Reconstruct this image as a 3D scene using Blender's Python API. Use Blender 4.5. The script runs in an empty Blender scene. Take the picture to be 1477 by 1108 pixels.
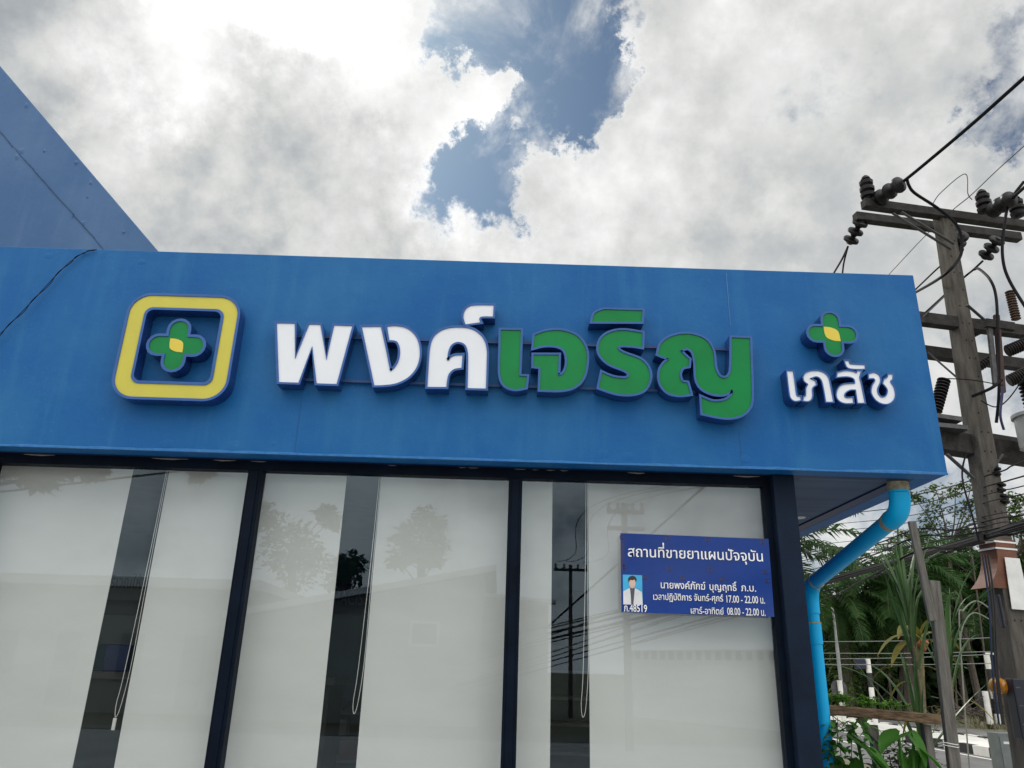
import bpy, bmesh, math, random
from mathutils import Vector, Matrix, noise as mnoise
rad = math.radians
SC = bpy.context.scene
COL = SC.collection
random.seed(7)

# ------------------------------------------------------------------ camera
F_PX, PW, PH = 1106.1, 1477.0, 1108.0          # focal length and size of the photograph in pixels
YAW, PITCH, ROLL = 0.0049, 0.3547, 0.0292
CAM = Vector((0, -4.6, 1.55))
FW = Vector((math.sin(YAW)*math.cos(PITCH), math.cos(YAW)*math.cos(PITCH), math.sin(PITCH)))
R0 = Vector((math.cos(YAW), -math.sin(YAW), 0)); U0 = R0.cross(FW)
RT = R0*math.cos(ROLL) + U0*math.sin(ROLL); UP = U0*math.cos(ROLL) - R0*math.sin(ROLL)
cd = bpy.data.cameras.new('camera'); co = bpy.data.objects.new('camera', cd); COL.objects.link(co)
cd.sensor_fit = 'HORIZONTAL'; cd.sensor_width = 36; cd.lens = 36*F_PX/PW
cd.clip_start = 0.05; cd.clip_end = 3000
m = Matrix((RT, UP, -FW)).transposed().to_4x4(); m.translation = CAM; co.matrix_world = m
SC.camera = co

def ray(x, y): return FW*F_PX + RT*(x-PW/2) - UP*(y-PH/2)
def at_y(x, y, Y): d = ray(x, y); return CAM + d*((Y-CAM.y)/d.y)
def at_z(x, y, Z=0.0): d = ray(x, y); return CAM + d*((Z-CAM.z)/d.z)
def rdir(x, y): return ray(x, y).normalized()

# ------------------------------------------------------------------ sky, sun, exposure
SUN_DIR = rdir(385, 5)
SUN_EL = math.asin(SUN_DIR.z); SUN_AZ = math.atan2(SUN_DIR.x, SUN_DIR.y)
SC.view_settings.view_transform = 'Standard'; SC.view_settings.look = 'None'
SC.view_settings.exposure = 0.0; SC.view_settings.gamma = 1.0; SC.view_settings.use_curve_mapping = False

def make_world():
    w = bpy.data.worlds.new('World'); SC.world = w; w.use_nodes = True
    t = w.node_tree; N = t.nodes; L = t.links
    bg = N['Background']; bg.inputs[1].default_value = 0.1
    sky = N.new('ShaderNodeTexSky'); sky.sky_type = 'NISHITA'; sky.sun_disc = False
    sky.sun_elevation = SUN_EL; sky.sun_rotation = SUN_AZ
    sky.air_density = 1.0; sky.dust_density = 1.2; sky.ozone_density = 1.5
    tc = N.new('ShaderNodeTexCoord')
    dv = tc.outputs['Generated']
    def M(op, a, b=None, c=None, clamp=False):
        n = N.new('ShaderNodeMath'); n.operation = op; n.use_clamp = clamp
        for i, v in enumerate((a, b, c)):
            if v is None: continue
            if isinstance(v, (int, float)): n.inputs[i].default_value = v
            else: L.new(v, n.inputs[i])
        return n.outputs[0]
    def sstep(v, a, b):
        n = N.new('ShaderNodeMapRange'); n.interpolation_type = 'SMOOTHSTEP'
        L.new(v, n.inputs[0]); n.inputs[1].default_value = a; n.inputs[2].default_value = b
        return n.outputs[0]
    def noise(scale, detail, rough, dist=0.0, off=(0, 0, 0), lac=2.0):
        mp = N.new('ShaderNodeMapping'); L.new(dv, mp.inputs[0]); mp.inputs['Location'].default_value = off
        n = N.new('ShaderNodeTexNoise'); L.new(mp.outputs[0], n.inputs['Vector'])
        n.inputs['Scale'].default_value = scale; n.inputs['Detail'].default_value = detail
        n.inputs['Roughness'].default_value = rough; n.inputs['Distortion'].default_value = dist
        n.inputs['Lacunarity'].default_value = lac
        return n.outputs[0]
    # lumps of cloud and gaps between them, each at a fixed direction of the sky
    wn = N.new('ShaderNodeTexNoise'); L.new(dv, wn.inputs['Vector']); wn.inputs['Scale'].default_value = 8.0
    wn.inputs['Detail'].default_value = 9; wn.inputs['Roughness'].default_value = .68
    w1 = N.new('ShaderNodeVectorMath'); w1.operation = 'SUBTRACT'; L.new(wn.outputs['Color'], w1.inputs[0]); w1.inputs[1].default_value = (.5, .5, .5)
    w2 = N.new('ShaderNodeVectorMath'); w2.operation = 'MULTIPLY_ADD'; L.new(w1.outputs[0], w2.inputs[0]); w2.inputs[1].default_value = (WARP,)*3; L.new(dv, w2.inputs[2])
    w3 = N.new('ShaderNodeVectorMath'); w3.operation = 'NORMALIZE'; L.new(w2.outputs[0], w3.inputs[0]); wdv = w3.outputs[0]
    def lumps(lst, start):
        acc = start
        for (x, y, r, wgt) in lst:
            c = rdir(x, y) if not isinstance(x, Vector) else x.normalized(); s = r/1200.0; k = 1.0/(s*s)
            vm = N.new('ShaderNodeVectorMath'); vm.operation = 'DOT_PRODUCT'
            L.new(wdv, vm.inputs[0]); vm.inputs[1].default_value = c
            e = M('EXPONENT', M('MULTIPLY_ADD', vm.outputs['Value'], k, -k))
            acc = M('MULTIPLY_ADD', e, wgt, acc)
        return acc
    n1 = noise(4.2, 13, 0.58, 0.0, (3.1, 1.7, 0.4))
    n2 = noise(11.0, 12, 0.60, 0.0, (0.3, 5.2, 2.0))
    n3 = noise(3.0, 6, 0.55, 0.0, (7.3, 0.2, 1.1))
    dens = M('MULTIPLY_ADD', n1, 2.5, -0.85)
    dens = M('MULTIPLY_ADD', n2, 1.5, M('ADD', dens, -0.75))
    dens = M('ADD', dens, 0.62)
    gaps = lumps([(700, 10, 45, .7), (790, 40, 75, 1.1), (860, 60, 50, .7), (650, 85, 32, .5), (800, 125, 50, .9), (850, 135, 45, .65), (690, 60, 60, .5),
                  (692, 215, 40, 1.15), (690, 280, 46, 1.15), (740, 300, 26, .5), (812, 180, 36, .7), (740, 225, 28, .4), (1440, 165, 26, .62), (1395, 195, 24, .42), (1472, 50, 36, .42),
                  (1120, 120, 45, .30), (1060, 245, 34, .26), (1000, 30, 40, .25), (1440, 640, 110, .35), (1250, 790, 100, .35),
                  (Vector((-.9, -1, .32)), 0, 300, .12), (Vector((-.4, -1, .30)), 0, 300, .15), (Vector((0, -1, .28)), 0, 300, .15), (Vector((.4, -1, .28)), 0, 300, .15), (Vector((.9, -1, .3)), 0, 300, .12)], 0.0)
    fill = lumps([(918, 25, 34, .7), (905, 90, 30, .45), (655, 30, 26, .35), (800, 225, 26, .3), (720, 140, 34, .95), (668, 150, 40, .75), (755, 125, 24, .4), (600, 95, 55, .5), (905, 150, 40, .3), (760, 240, 22, .25), (380, 230, 180, .35), (950, 300, 120, .2), (200, 150, 160, .3)], 0.0)
    dens = M('ADD', M('SUBTRACT', dens, M('MULTIPLY', gaps, 1.25)), fill)
    alpha = sstep(dens, -0.05, 0.80)
    n5 = noise(8.0, 10, 0.62, 0.5, (1.3, 9.2, 4.0))
    wisp = M('MULTIPLY', sstep(n5, .42, .66), M('MULTIPLY', sstep(dens, -2.2, 0.2), .85))
    alpha = M('MAXIMUM', alpha, wisp)
    # brightness of the cloud itself
    br = M('MULTIPLY_ADD', n2, 0.86, 0.085)
    br = M('MULTIPLY_ADD', n1, 0.66, M('ADD', br, -.22))
    edge = sstep(dens, 1.0, 0.45)
    br = M('MULTIPLY_ADD', edge, 0.12, br)
    br = lumps([(400, -5, 58, .62), (510, -15, 60, .32), (330, -40, 70, .16), (240, 60, 70, .16), (255, 120, 45, .14), (190, 95, 45, .10), (590, 60, 70, .14),
                (390, 200, 110, -.03), (180, 250, 110, .0), (470, 290, 140, .02), (550, 230, 60, -.03), (300, 330, 160, -.06), (40, 40, 90, -.06), (560, 130, 40, .10), (525, 170, 30, .12), (630, 200, 55, .16), (640, 290, 45, .12), (650, 345, 40, .10), (250, 250, 90, -.03), (730, 145, 50, .14),
                (1000, 220, 220, .04), (1200, 80, 160, .03), (1290, 350, 130, -.08), (750, 350, 90, .06), (1000, 380, 140, -.02)], br)
    sep = N.new('ShaderNodeSeparateXYZ'); L.new(dv, sep.inputs[0])
    back = sstep(sep.outputs['Y'], 0.25, -0.35)              # clouds opposite the sun are lit from the front
    br = M('ADD', br, M('MULTIPLY', back, M('MULTIPLY_ADD', n3, 0.9, 0.16)))
    br = M('ADD', br, M('MULTIPLY', M('MULTIPLY', back, sstep(sep.outputs['Z'], .36, .66)), .98))
    br = M('MAXIMUM', br, 0.16)
    cr = N.new('ShaderNodeValToRGB'); L.new(br, cr.inputs[0])
    e = cr.color_ramp.elements
    e[0].position = 0.0; e[0].color = (0.72, 0.84, 1.0, 1); e[1].position = 1.0; e[1].color = (1, 1, 0.99, 1)
    k = cr.color_ramp.elements.new(0.38); k.color = (0.86, 0.93, 1.0, 1)
    k = cr.color_ramp.elements.new(0.62); k.color = (0.985, 1.0, 0.985, 1)
    cc = N.new('ShaderNodeVectorMath'); cc.operation = 'SCALE'
    L.new(cr.outputs[0], cc.inputs[0]); L.new(M('MULTIPLY', br, 10.8), cc.inputs['Scale'])
    skc = N.new('ShaderNodeVectorMath'); skc.operation = 'MULTIPLY'
    L.new(sky.outputs[0], skc.inputs[0]); skc.inputs[1].default_value = SKY_TINT
    mix = N.new('ShaderNodeMixRGB'); L.new(alpha, mix.inputs[0])
    L.new(skc.outputs[0], mix.inputs[1]); L.new(cc.outputs[0], mix.inputs[2])
    L.new(mix.outputs[0], bg.inputs[0])
    w.cycles.sampling_method = 'MANUAL'; w.cycles.sample_map_resolution = 1024
SKY_TINT = (.33, .46, .56); WARP = .26
make_world()
sl = bpy.data.lights.new('sun', 'SUN'); sl.energy = 1.5; sl.angle = rad(10); sl.color = (1, .955, .88)
so = bpy.data.objects.new('sun', sl); COL.objects.link(so)
so.rotation_euler = (-SUN_DIR).to_track_quat('-Z', 'Y').to_euler(); so.location = (-8, 20, 25)
SC.cycles.max_bounces = 8; SC.cycles.transparent_max_bounces = 24
SC.cycles.sample_clamp_indirect = 6

# ------------------------------------------------------------------ materials
MATS = {}
def mat(name, col, rough=.6, var=.12, scale=6.0, col2=None, bump=0.0, bscale=40.0, metal=0.0, spec=.4, stretch=(1, 1, 1), lo=.35, hi=.65, detail=6, coat=0.0, trans=0.0):
    if name in MATS: return MATS[name]
    mt = bpy.data.materials.new(name); mt.use_nodes = True; t = mt.node_tree; N = t.nodes; L = t.links
    p = N['Principled BSDF']; p.inputs['Roughness'].default_value = rough; p.inputs['Metallic'].default_value = metal
    p.inputs['Specular IOR Level'].default_value = spec
    p.inputs['Coat Weight'].default_value = coat; p.inputs['Coat Roughness'].default_value = .08
    tc = N.new('ShaderNodeTexCoord'); mp = N.new('ShaderNodeMapping'); L.new(tc.outputs['Object'], mp.inputs[0]); mp.inputs['Scale'].default_value = stretch
    n = N.new('ShaderNodeTexNoise'); L.new(mp.outputs[0], n.inputs['Vector']); n.inputs['Scale'].default_value = scale
    n.inputs['Detail'].default_value = detail; n.inputs['Roughness'].default_value = .62
    r = N.new('ShaderNodeValToRGB'); L.new(n.outputs[0], r.inputs[0])
    c2 = col2 if col2 else tuple(min(1, c*(1+var)) for c in col)
    c1 = col if col2 else tuple(c*(1-var) for c in col)
    r.color_ramp.elements[0].position = lo; r.color_ramp.elements[0].color = (*c1, 1)
    r.color_ramp.elements[1].position = hi; r.color_ramp.elements[1].color = (*c2, 1)
    L.new(r.outputs[0], p.inputs['Base Color'])
    if bump:
        n2 = N.new('ShaderNodeTexNoise'); L.new(mp.outputs[0], n2.inputs['Vector']); n2.inputs['Scale'].default_value = bscale
        n2.inputs['Detail'].default_value = 5
        b = N.new('ShaderNodeBump'); b.inputs['Strength'].default_value = bump; b.inputs['Distance'].default_value = .01
        L.new(n2.outputs[0], b.inputs['Height']); L.new(b.outputs[0], p.inputs['Normal'])
    if trans:
        tr = N.new('ShaderNodeBsdfTranslucent'); L.new(r.outputs[0], tr.inputs[0])
        mx = N.new('ShaderNodeMixShader'); mx.inputs[0].default_value = trans
        L.new(p.outputs[0], mx.inputs[1]); L.new(tr.outputs[0], mx.inputs[2])
        L.new(mx.outputs[0], N['Material Output'].inputs[0])
    MATS[name] = mt
    return mt

def paint_wall(name, col, dust, dcol):
    """weathered wall paint: roller texture, blotchy fading, faint vertical streaks, fine specks"""
    mt = bpy.data.materials.new(name); mt.use_nodes = True; t = mt.node_tree; N = t.nodes; L = t.links
    p = N['Principled BSDF']; p.inputs['Roughness'].default_value = .52; p.inputs['Specular IOR Level'].default_value = .2
    tc = N.new('ShaderNodeTexCoord')
    def nz(scale, det, st=(1, 1, 1)):
        mp = N.new('ShaderNodeMapping'); L.new(tc.outputs['Object'], mp.inputs[0]); mp.inputs['Scale'].default_value = st
        n = N.new('ShaderNodeTexNoise'); L.new(mp.outputs[0], n.inputs['Vector']); n.inputs['Scale'].default_value = scale; n.inputs['Detail'].default_value = det
        n.inputs['Roughness'].default_value = .6
        return n.outputs[0]
    def ramp(v, a, b):
        r = N.new('ShaderNodeMapRange'); r.interpolation_type = 'SMOOTHSTEP'; L.new(v, r.inputs[0]); r.inputs[1].default_value = a; r.inputs[2].default_value = b; return r.outputs[0]
    def mul(a, b):
        n = N.new('ShaderNodeMath'); n.operation = 'MULTIPLY'
        L.new(a, n.inputs[0])
        if isinstance(b, (int, float)): n.inputs[1].default_value = b
        else: L.new(b, n.inputs[1])
        return n.outputs[0]
    def mixc(f, a, b):
        n = N.new('ShaderNodeMixRGB'); L.new(f, n.inputs[0])
        for i, v in ((1, a), (2, b)):
            if isinstance(v, tuple): n.inputs[i].default_value = (*v, 1)
            else: L.new(v, n.inputs[i])
        return n.outputs[0]
    c = mixc(mul(ramp(nz(1.1, 5), .35, .7), dust), col, dcol)
    c = mixc(mul(ramp(nz(3.5, 6, (2.2, 1, .25)), .48, .75), dust*.8), c, dcol)
    c = mixc(mul(ramp(nz(70, 3), .60, .72), .35), c, tuple(v*1.5+.02 for v in dcol))
    c = mixc(mul(ramp(nz(26, 4), .30, .24), .35), c, tuple(v*.35 for v in col))
    L.new(c, p.inputs['Base Color'])
    b = N.new('ShaderNodeBump'); b.inputs['Strength'].default_value = .35; b.inputs['Distance'].default_value = .004
    L.new(nz(170, 4), b.inputs['Height'])
    b2 = N.new('ShaderNodeBump'); b2.inputs['Strength'].default_value = .25; b2.inputs['Distance'].default_value = .02
    L.new(nz(5, 3), b2.inputs['Height']); L.new(b.outputs[0], b2.inputs['Normal']); L.new(b2.outputs[0], p.inputs['Normal'])
    MATS[name] = mt
    return mt

def glass_mat():
    mt = bpy.data.materials.new('window_glass'); mt.use_nodes = True; t = mt.node_tree; N = t.nodes; L = t.links
    N.remove(N['Principled BSDF'])
    lw = N.new('ShaderNodeLayerWeight'); lw.inputs[0].default_value = .5
    pw = N.new('ShaderNodeMath'); pw.operation = 'POWER'; L.new(lw.outputs['Facing'], pw.inputs[0]); pw.inputs[1].default_value = 5
    ma = N.new('ShaderNodeMath'); ma.operation = 'MULTIPLY_ADD'; L.new(pw.outputs[0], ma.inputs[0]); ma.inputs[1].default_value = .93; ma.inputs[2].default_value = .066; ma.use_clamp = True
    tr = N.new('ShaderNodeBsdfTransparent'); tr.inputs[0].default_value = (.945, .955, .95, 1)
    gl = N.new('ShaderNodeBsdfGlossy'); gl.inputs['Roughness'].default_value = 0.0; gl.inputs[0].default_value = (.70, .88, 1, 1)
    mx = N.new('ShaderNodeMixShader'); L.new(ma.outputs[0], mx.inputs[0]); L.new(tr.outputs[0], mx.inputs[1]); L.new(gl.outputs[0], mx.inputs[2])
    L.new(mx.outputs[0], N['Material Output'].inputs[0])
    MATS['window_glass'] = mt
    return mt

M_BLUE = paint_wall('fascia_blue_paint', (.002, .088, .280), .62, (.020, .140, .315))
M_GABLE = paint_wall('gable_blue_paint', (.042, .108, .240), .6, (.075, .150, .280))  # gable wall in a paler, greyer blue than the fascia
M_SOFFIT = mat('soffit_board', (.060, .095, .165), .7, scale=2.2, col2=(.095, .130, .200), stretch=(.35, 5, 1), bump=.1, bscale=30)
M_NAVY = mat('navy_frame_paint', (.0028, .0065, .0145), .5, .3, 5, spec=.07, bump=.06, bscale=120)
M_NAVY2 = mat('navy_column_paint', (.006, .013, .029), .6, .25, 3, spec=.12, bump=.25, bscale=160)
M_GLASS = glass_mat()
M_BLIND = mat('blind_fabric', (.53, .54, .52), .85, .03, 2.0, bump=.25, bscale=260, stretch=(1, 1, 3), spec=.2)
M_WHITE = mat('white_acrylic', (.70, .72, .755), .22, .03, 3)
M_GREEN = mat('green_acrylic', (.002, .180, .044), .20, .08, 4, spec=.22)
M_YELLOW = mat('yellow_acrylic', (.51, .455, .055), .3, .05, 3)
M_LEAFY = mat('golden_acrylic', (.60, .47, .050), .3, .05, 3)
M_TRIM = mat('letter_trim_blue', (.018, .085, .285), .4, .1, 8)
M_SIDE = mat('letter_side_blue', (.007, .028, .150), .16, .1, 8, coat=.5)
M_PVC = mat('light_blue_pvc', (.002, .410, .780), .42, .05, 5, bump=.03, spec=.25)
M_CEM = mat('solvent_cement', (.33, .30, .20), .7, .3, 30)
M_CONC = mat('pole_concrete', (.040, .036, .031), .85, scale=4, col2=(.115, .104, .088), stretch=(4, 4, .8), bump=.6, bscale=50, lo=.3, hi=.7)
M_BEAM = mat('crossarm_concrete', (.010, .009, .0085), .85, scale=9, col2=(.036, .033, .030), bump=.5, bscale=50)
M_PORC = mat('brown_porcelain', (.010, .009, .010), .38, .3, 8, spec=.2)
M_GREYINS = mat('grey_polymer', (.018, .015, .014), .5, .2, 8)
M_STEEL = mat('galvanised_steel', (.075, .075, .078), .55, .25, 12, metal=.3)
M_BLACK = mat('black_cable_sheath', (.005, .005, .007), .6, .3, 10, spec=.12)
M_RUST = mat('red_brown_paint', (.115, .040, .022), .6, scale=5, col2=(.175, .070, .038), bump=.2)
M_WPLATE = mat('white_band_paint', (.62, .62, .60), .5, scale=5, col2=(.76, .76, .74))
M_WOOD = mat('grey_weathered_wood', (.095, .088, .078), .85, scale=5, col2=(.185, .172, .150), stretch=(8, 8, .7), bump=.5, bscale=20)
M_PLANK = mat('brown_rough_plank', (.050, .026, .014), .9, scale=5, col2=(.210, .140, .080), stretch=(1.6, 9, 9), bump=.9, bscale=20)
M_BARK = mat('bark', (.055, .045, .035), .9, scale=6, col2=(.120, .102, .082), stretch=(4, 4, 1), bump=.6, bscale=30)
M_ASPH = mat('asphalt', (.120, .120, .122), .9, scale=1.2, col2=(.170, .168, .165), bump=.3, bscale=90)
M_PAVE = mat('concrete_paving', (.32, .325, .32), .85, scale=.8, col2=(.43, .43, .42), bump=.2, bscale=60)
M_KERBW = mat('white_kerb_paint', (.60, .59, .54), .7, scale=3, col2=(.74, .73, .69))
M_KERBB = mat('black_kerb_paint', (.020, .020, .022), .6, .3, 5)
M_GRASS = mat('verge_earth_and_grass', (.085, .095, .050), .95, scale=1.3, col2=(.20, .175, .13), bump=.5, bscale=20)
def foliage(name, a, b, tr=.38): return mat(name, a, .5, scale=1.7, col2=b, lo=.38, hi=.62, trans=tr, spec=.14)
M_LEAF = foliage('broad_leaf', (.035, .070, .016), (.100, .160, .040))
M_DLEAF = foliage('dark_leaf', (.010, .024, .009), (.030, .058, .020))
M_PALM = foliage('palm_leaf', (.016, .050, .013), (.050, .112, .028))
M_CANE = mat('cane_leaf', (.040, .100, .026), .33, scale=1.7, col2=(.095, .180, .055), lo=.38, hi=.62, trans=.25, spec=.5)
M_TARO = foliage('taro_leaf', (.050, .160, .020), (.085, .230, .040), .3)
M_YLEAF = foliage('yellowing_leaf', (.100, .105, .020), (.210, .180, .040), .3)
M_LIME = foliage('seedling_leaf', (.110, .270, .025), (.180, .380, .050), .35)

# ------------------------------------------------------------------ mesh and object helpers
class MB:
    def __init__(s): s.v = []; s.f = []
    def add(s, vs, fs):
        o = len(s.v); s.v += [tuple(v) for v in vs]; s.f += [tuple(i+o for i in f) for f in fs]; return s
    def box(s, x0, x1, y0, y1, z0, z1):
        return s.add([(x0, y0, z0), (x1, y0, z0), (x1, y1, z0), (x0, y1, z0), (x0, y0, z1), (x1, y0, z1), (x1, y1, z1), (x0, y1, z1)],
                     [(0, 3, 2, 1), (4, 5, 6, 7), (0, 1, 5, 4), (1, 2, 6, 5), (2, 3, 7, 6), (3, 0, 4, 7)])
    def bar(s, p0, p1, w, h, up=(0, 0, 1), w1=None, h1=None):
        p0, p1 = Vector(p0), Vector(p1); d = (p1-p0).normalized(); up = Vector(up)
        sd = d.cross(up); sd = sd.normalized() if sd.length > 1e-4 else Vector((1, 0, 0)); u = sd.cross(d)
        vs = []
        for p, a, b in ((p0, w, h), (p1, w1 or w, h1 or h)):
            for i, j in ((-1, -1), (1, -1), (1, 1), (-1, 1)): vs.append(p + sd*(i*a/2) + u*(j*b/2))
        return s.add(vs, [(0, 3, 2, 1), (4, 5, 6, 7), (0, 1, 5, 4), (1, 2, 6, 5), (2, 3, 7, 6), (3, 0, 4, 7)])
    def tube(s, pts, r, n=8, caps=True):
        pts = [Vector(p) for p in pts]; k = len(pts)
        rs = r if isinstance(r, (list, tuple)) else [r]*k
        ds = []
        for i in range(k):
            a = pts[max(0, i-1)]; b = pts[min(k-1, i+1)]; d = (b-a); ds.append(d.normalized() if d.length > 1e-9 else Vector((0, 0, 1)))
        u = ds[0].orthogonal().normalized(); vs = []
        for i in range(k):
            u = (u - ds[i]*u.dot(ds[i])); u = u.normalized() if u.length > 1e-6 else ds[i].orthogonal().normalized()
            w = ds[i].cross(u)
            for j in range(n):
                a = 2*math.pi*j/n; vs.append(pts[i] + u*(math.cos(a)*rs[i]) + w*(math.sin(a)*rs[i]))
        fs = [(i*n+j, i*n+(j+1) % n, (i+1)*n+(j+1) % n, (i+1)*n+j) for i in range(k-1) for j in range(n)]
        if caps: fs += [tuple(range(n-1, -1, -1)), tuple(range((k-1)*n, k*n))]
        return s.add(vs, fs)
    def lathe(s, p0, p1, prof, n=14):
        p0, p1 = Vector(p0), Vector(p1)
        return s.tube2(p0, p1, prof, n)
    def tube2(s, p0, p1, prof, n):
        d = (p1-p0); L = d.length; d.normalize(); u = d.orthogonal().normalized(); w = d.cross(u); vs = []
        for (t, r) in prof:
            for j in range(n):
                a = 2*math.pi*j/n; vs.append(p0 + d*(t*L) + u*(math.cos(a)*r) + w*(math.sin(a)*r))
        k = len(prof)
        fs = [(i*n+j, i*n+(j+1) % n, (i+1)*n+(j+1) % n, (i+1)*n+j) for i in range(k-1) for j in range(n)]
        fs += [tuple(range(n-1, -1, -1)), tuple(range((k-1)*n, k*n))]
        return s.add(vs, fs)
    def prism(s, pts, off):
        n = len(pts); off = Vector(off)
        vs = [Vector(p) for p in pts] + [Vector(p)+off for p in pts]
        return s.add(vs, [tuple(range(n)), tuple(range(2*n-1, n-1, -1))] + [(i, i+n, (i+1) % n+n, (i+1) % n) for i in range(n)])
    def build(s, name, mt, parent=None, smooth=False, bevel=0.0, fix=True):
        me = bpy.data.meshes.new(name)
        o0 = Vector(parent['_o']) if parent is not None else Vector((0, 0, 0))
        me.from_pydata([(v[0]-o0.x, v[1]-o0.y, v[2]-o0.z) for v in s.v], [], s.f); me.validate(); me.update()
        me.materials.append(mt)
        if fix and len(s.f) < 20000:
            bm = bmesh.new(); bm.from_mesh(me); bmesh.ops.recalc_face_normals(bm, faces=bm.faces); bm.to_mesh(me); bm.free()
        ob = bpy.data.objects.new(name, me); COL.objects.link(ob)
        if parent is not None:
            ob.parent = parent; ob['_o'] = tuple(o0)
        else: ob['_o'] = (0., 0., 0.)
        if smooth:
            for p in me.polygons: p.use_smooth = True
            try: me.set_sharp_from_angle(angle=rad(35))
            except Exception: pass
        if bevel:
            b = ob.modifiers.new('bevel', 'BEVEL'); b.width = bevel; b.segments = 2; b.limit_method = 'ANGLE'
        return ob

def tag(o, label, cat=None, group=None, kind=None):
    if label: o['label'] = label
    if cat: o['category'] = cat
    if group: o['group'] = group
    if kind: o['kind'] = kind
    return o
def thing(name, loc, label, cat, group=None):
    o = bpy.data.objects.new(name, None); COL.objects.link(o); o.empty_display_size = .1
    o.location = loc; o['_o'] = tuple(loc)
    return tag(o, label, cat, group)
def child_of_part(ob): return ob
def structure(name, mb, mt): return tag(mb.build(name, mt), None, kind='structure')

def catmull(pts, n=8, closed=False):
    P = [Vector(p) for p in pts]; k = len(P); out = []
    for i in range(k if closed else k-1):
        if closed: a, b, c, d = P[(i-1) % k], P[i], P[(i+1) % k], P[(i+2) % k]
        else: a, b, c, d = P[max(0, i-1)], P[i], P[i+1], P[min(k-1, i+2)]
        for j in range(n):
            t = j/n; out.append(.5*((2*b)+(c-a)*t+(2*a-5*b+4*c-d)*t*t+(3*b-a-3*c+d)*t*t*t))
    if not closed: out.append(P[-1])
    return out
def outline(pts, n=6):
    """points (x, y) are curve points, (x, y, 1) are sharp corners"""
    k = len(pts); cs = [i for i in range(k) if len(pts[i]) == 3]
    if not cs: return [(p.x, p.y) for p in catmull([(q[0], q[1], 0) for q in pts], n, True)]
    out = []
    for a, b in zip(cs, cs[1:]+[cs[0]+k]):
        seg = [(*pts[i % k][:2], 0) for i in range(a, b+1)]
        c = catmull(seg, n) if len(seg) > 2 else [Vector(q) for q in seg]
        out += [(p.x, p.y) for p in c[:-1]]
    return out
def area(P): return .5*sum(P[i][0]*P[(i+1) % len(P)][1]-P[(i+1) % len(P)][0]*P[i][1] for i in range(len(P)))
def offset2(P, d):
    if area(P) < 0: d = -d
    n = len(P); out = []
    for i in range(n):
        a, b, c = Vector(P[i-1]), Vector(P[i]), Vector(P[(i+1) % n])
        e1 = (b-a); e2 = (c-b)
        e1 = e1.normalized() if e1.length > 1e-9 else Vector((1, 0)); e2 = e2.normalized() if e2.length > 1e-9 else e1
        n1 = Vector((e1.y, -e1.x)); n2 = Vector((e2.y, -e2.x)); mm = n1+n2
        mm = mm.normalized() if mm.length > 1e-3 else n1
        k = 1/max(.55, mm.dot(n1)); out.append(tuple(b+mm*(d*k)))
    return out

def text_mesh(s, name, mt, parent, org, xdir, zdir, width=None, height=None, bold=0.0, proud=.002, center=False):
    """flat lettering as a mesh: org = left end of its baseline, xdir/zdir = unit directions of the sign"""
    cu = bpy.data.curves.new('lettering', 'FONT'); cu.body = s; cu.size = 1.0; cu.fill_mode = 'FRONT'; cu.resolution_u = 3
    ob = bpy.data.objects.new('lettering', cu); COL.objects.link(ob); bpy.context.view_layer.update()
    me = bpy.data.meshes.new_from_object(ob.evaluated_get(bpy.context.evaluated_depsgraph_get()))
    bpy.data.objects.remove(ob); bpy.data.curves.remove(cu)
    xs = [v.co.x for v in me.vertices]; x0, x1 = min(xs), max(xs)
    sy = height; sx = width/(x1-x0) if width else height
    nrm = Vector(xdir).cross(Vector(zdir)).normalized()
    # separate islands stand a hair apart so that stacked marks never share a plane
    par = list(range(len(me.vertices)))
    def find(i):
        while par[i] != i: par[i] = par[par[i]]; i = par[i]
        return i
    for p in me.polygons:
        vs = list(p.vertices)
        for v in vs[1:]: par[find(v)] = find(vs[0])
    ids = {}
    isl = {}
    for v in me.vertices: isl.setdefault(find(v.index), []).append(v)
    bb = {k: [min(v.co.x for v in g), max(v.co.x for v in g), min(v.co.y for v in g), max(v.co.y for v in g)] for k, g in isl.items()}
    marks = sorted((k for k in bb if bb[k][2] > .5), key=lambda k: bb[k][0]-bb[k][1])
    for i, k in enumerate(marks):                  # a mark over another mark is lifted clear of it
        for j in marks[:i]:
            a, b = bb[j], bb[k]
            if b[0] < a[1]-.02 and b[1] > a[0]+.02 and b[2] < a[3]+.02 and b[3] > a[2]:
                dy = a[3]+.035-b[2]
                for v in isl[k]: v.co.y += dy
                b[2] += dy; b[3] += dy
    mb = MB(); vs = []
    # heavier strokes: the same flat lettering laid again a hair to either side
    for c, (ox, oy) in enumerate(((0, 0), (bold, 0), (-bold, 0), (0, bold*.7)) if bold else ((0, 0),)):
        vs = []
        for v in me.vertices:
            k = ids.setdefault(find(v.index), len(ids))
            vs.append(Vector(org) + Vector(xdir)*((v.co.x+ox-x0)*sx) + Vector(zdir)*((v.co.y+oy)*sy) + nrm*(proud + .0002*(k % 5) + .0011*c))
        mb.add(vs, [tuple(p.vertices) for p in me.polygons])
    bpy.data.meshes.remove(me)
    return mb.build(name, mt, parent, fix=False)

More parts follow.
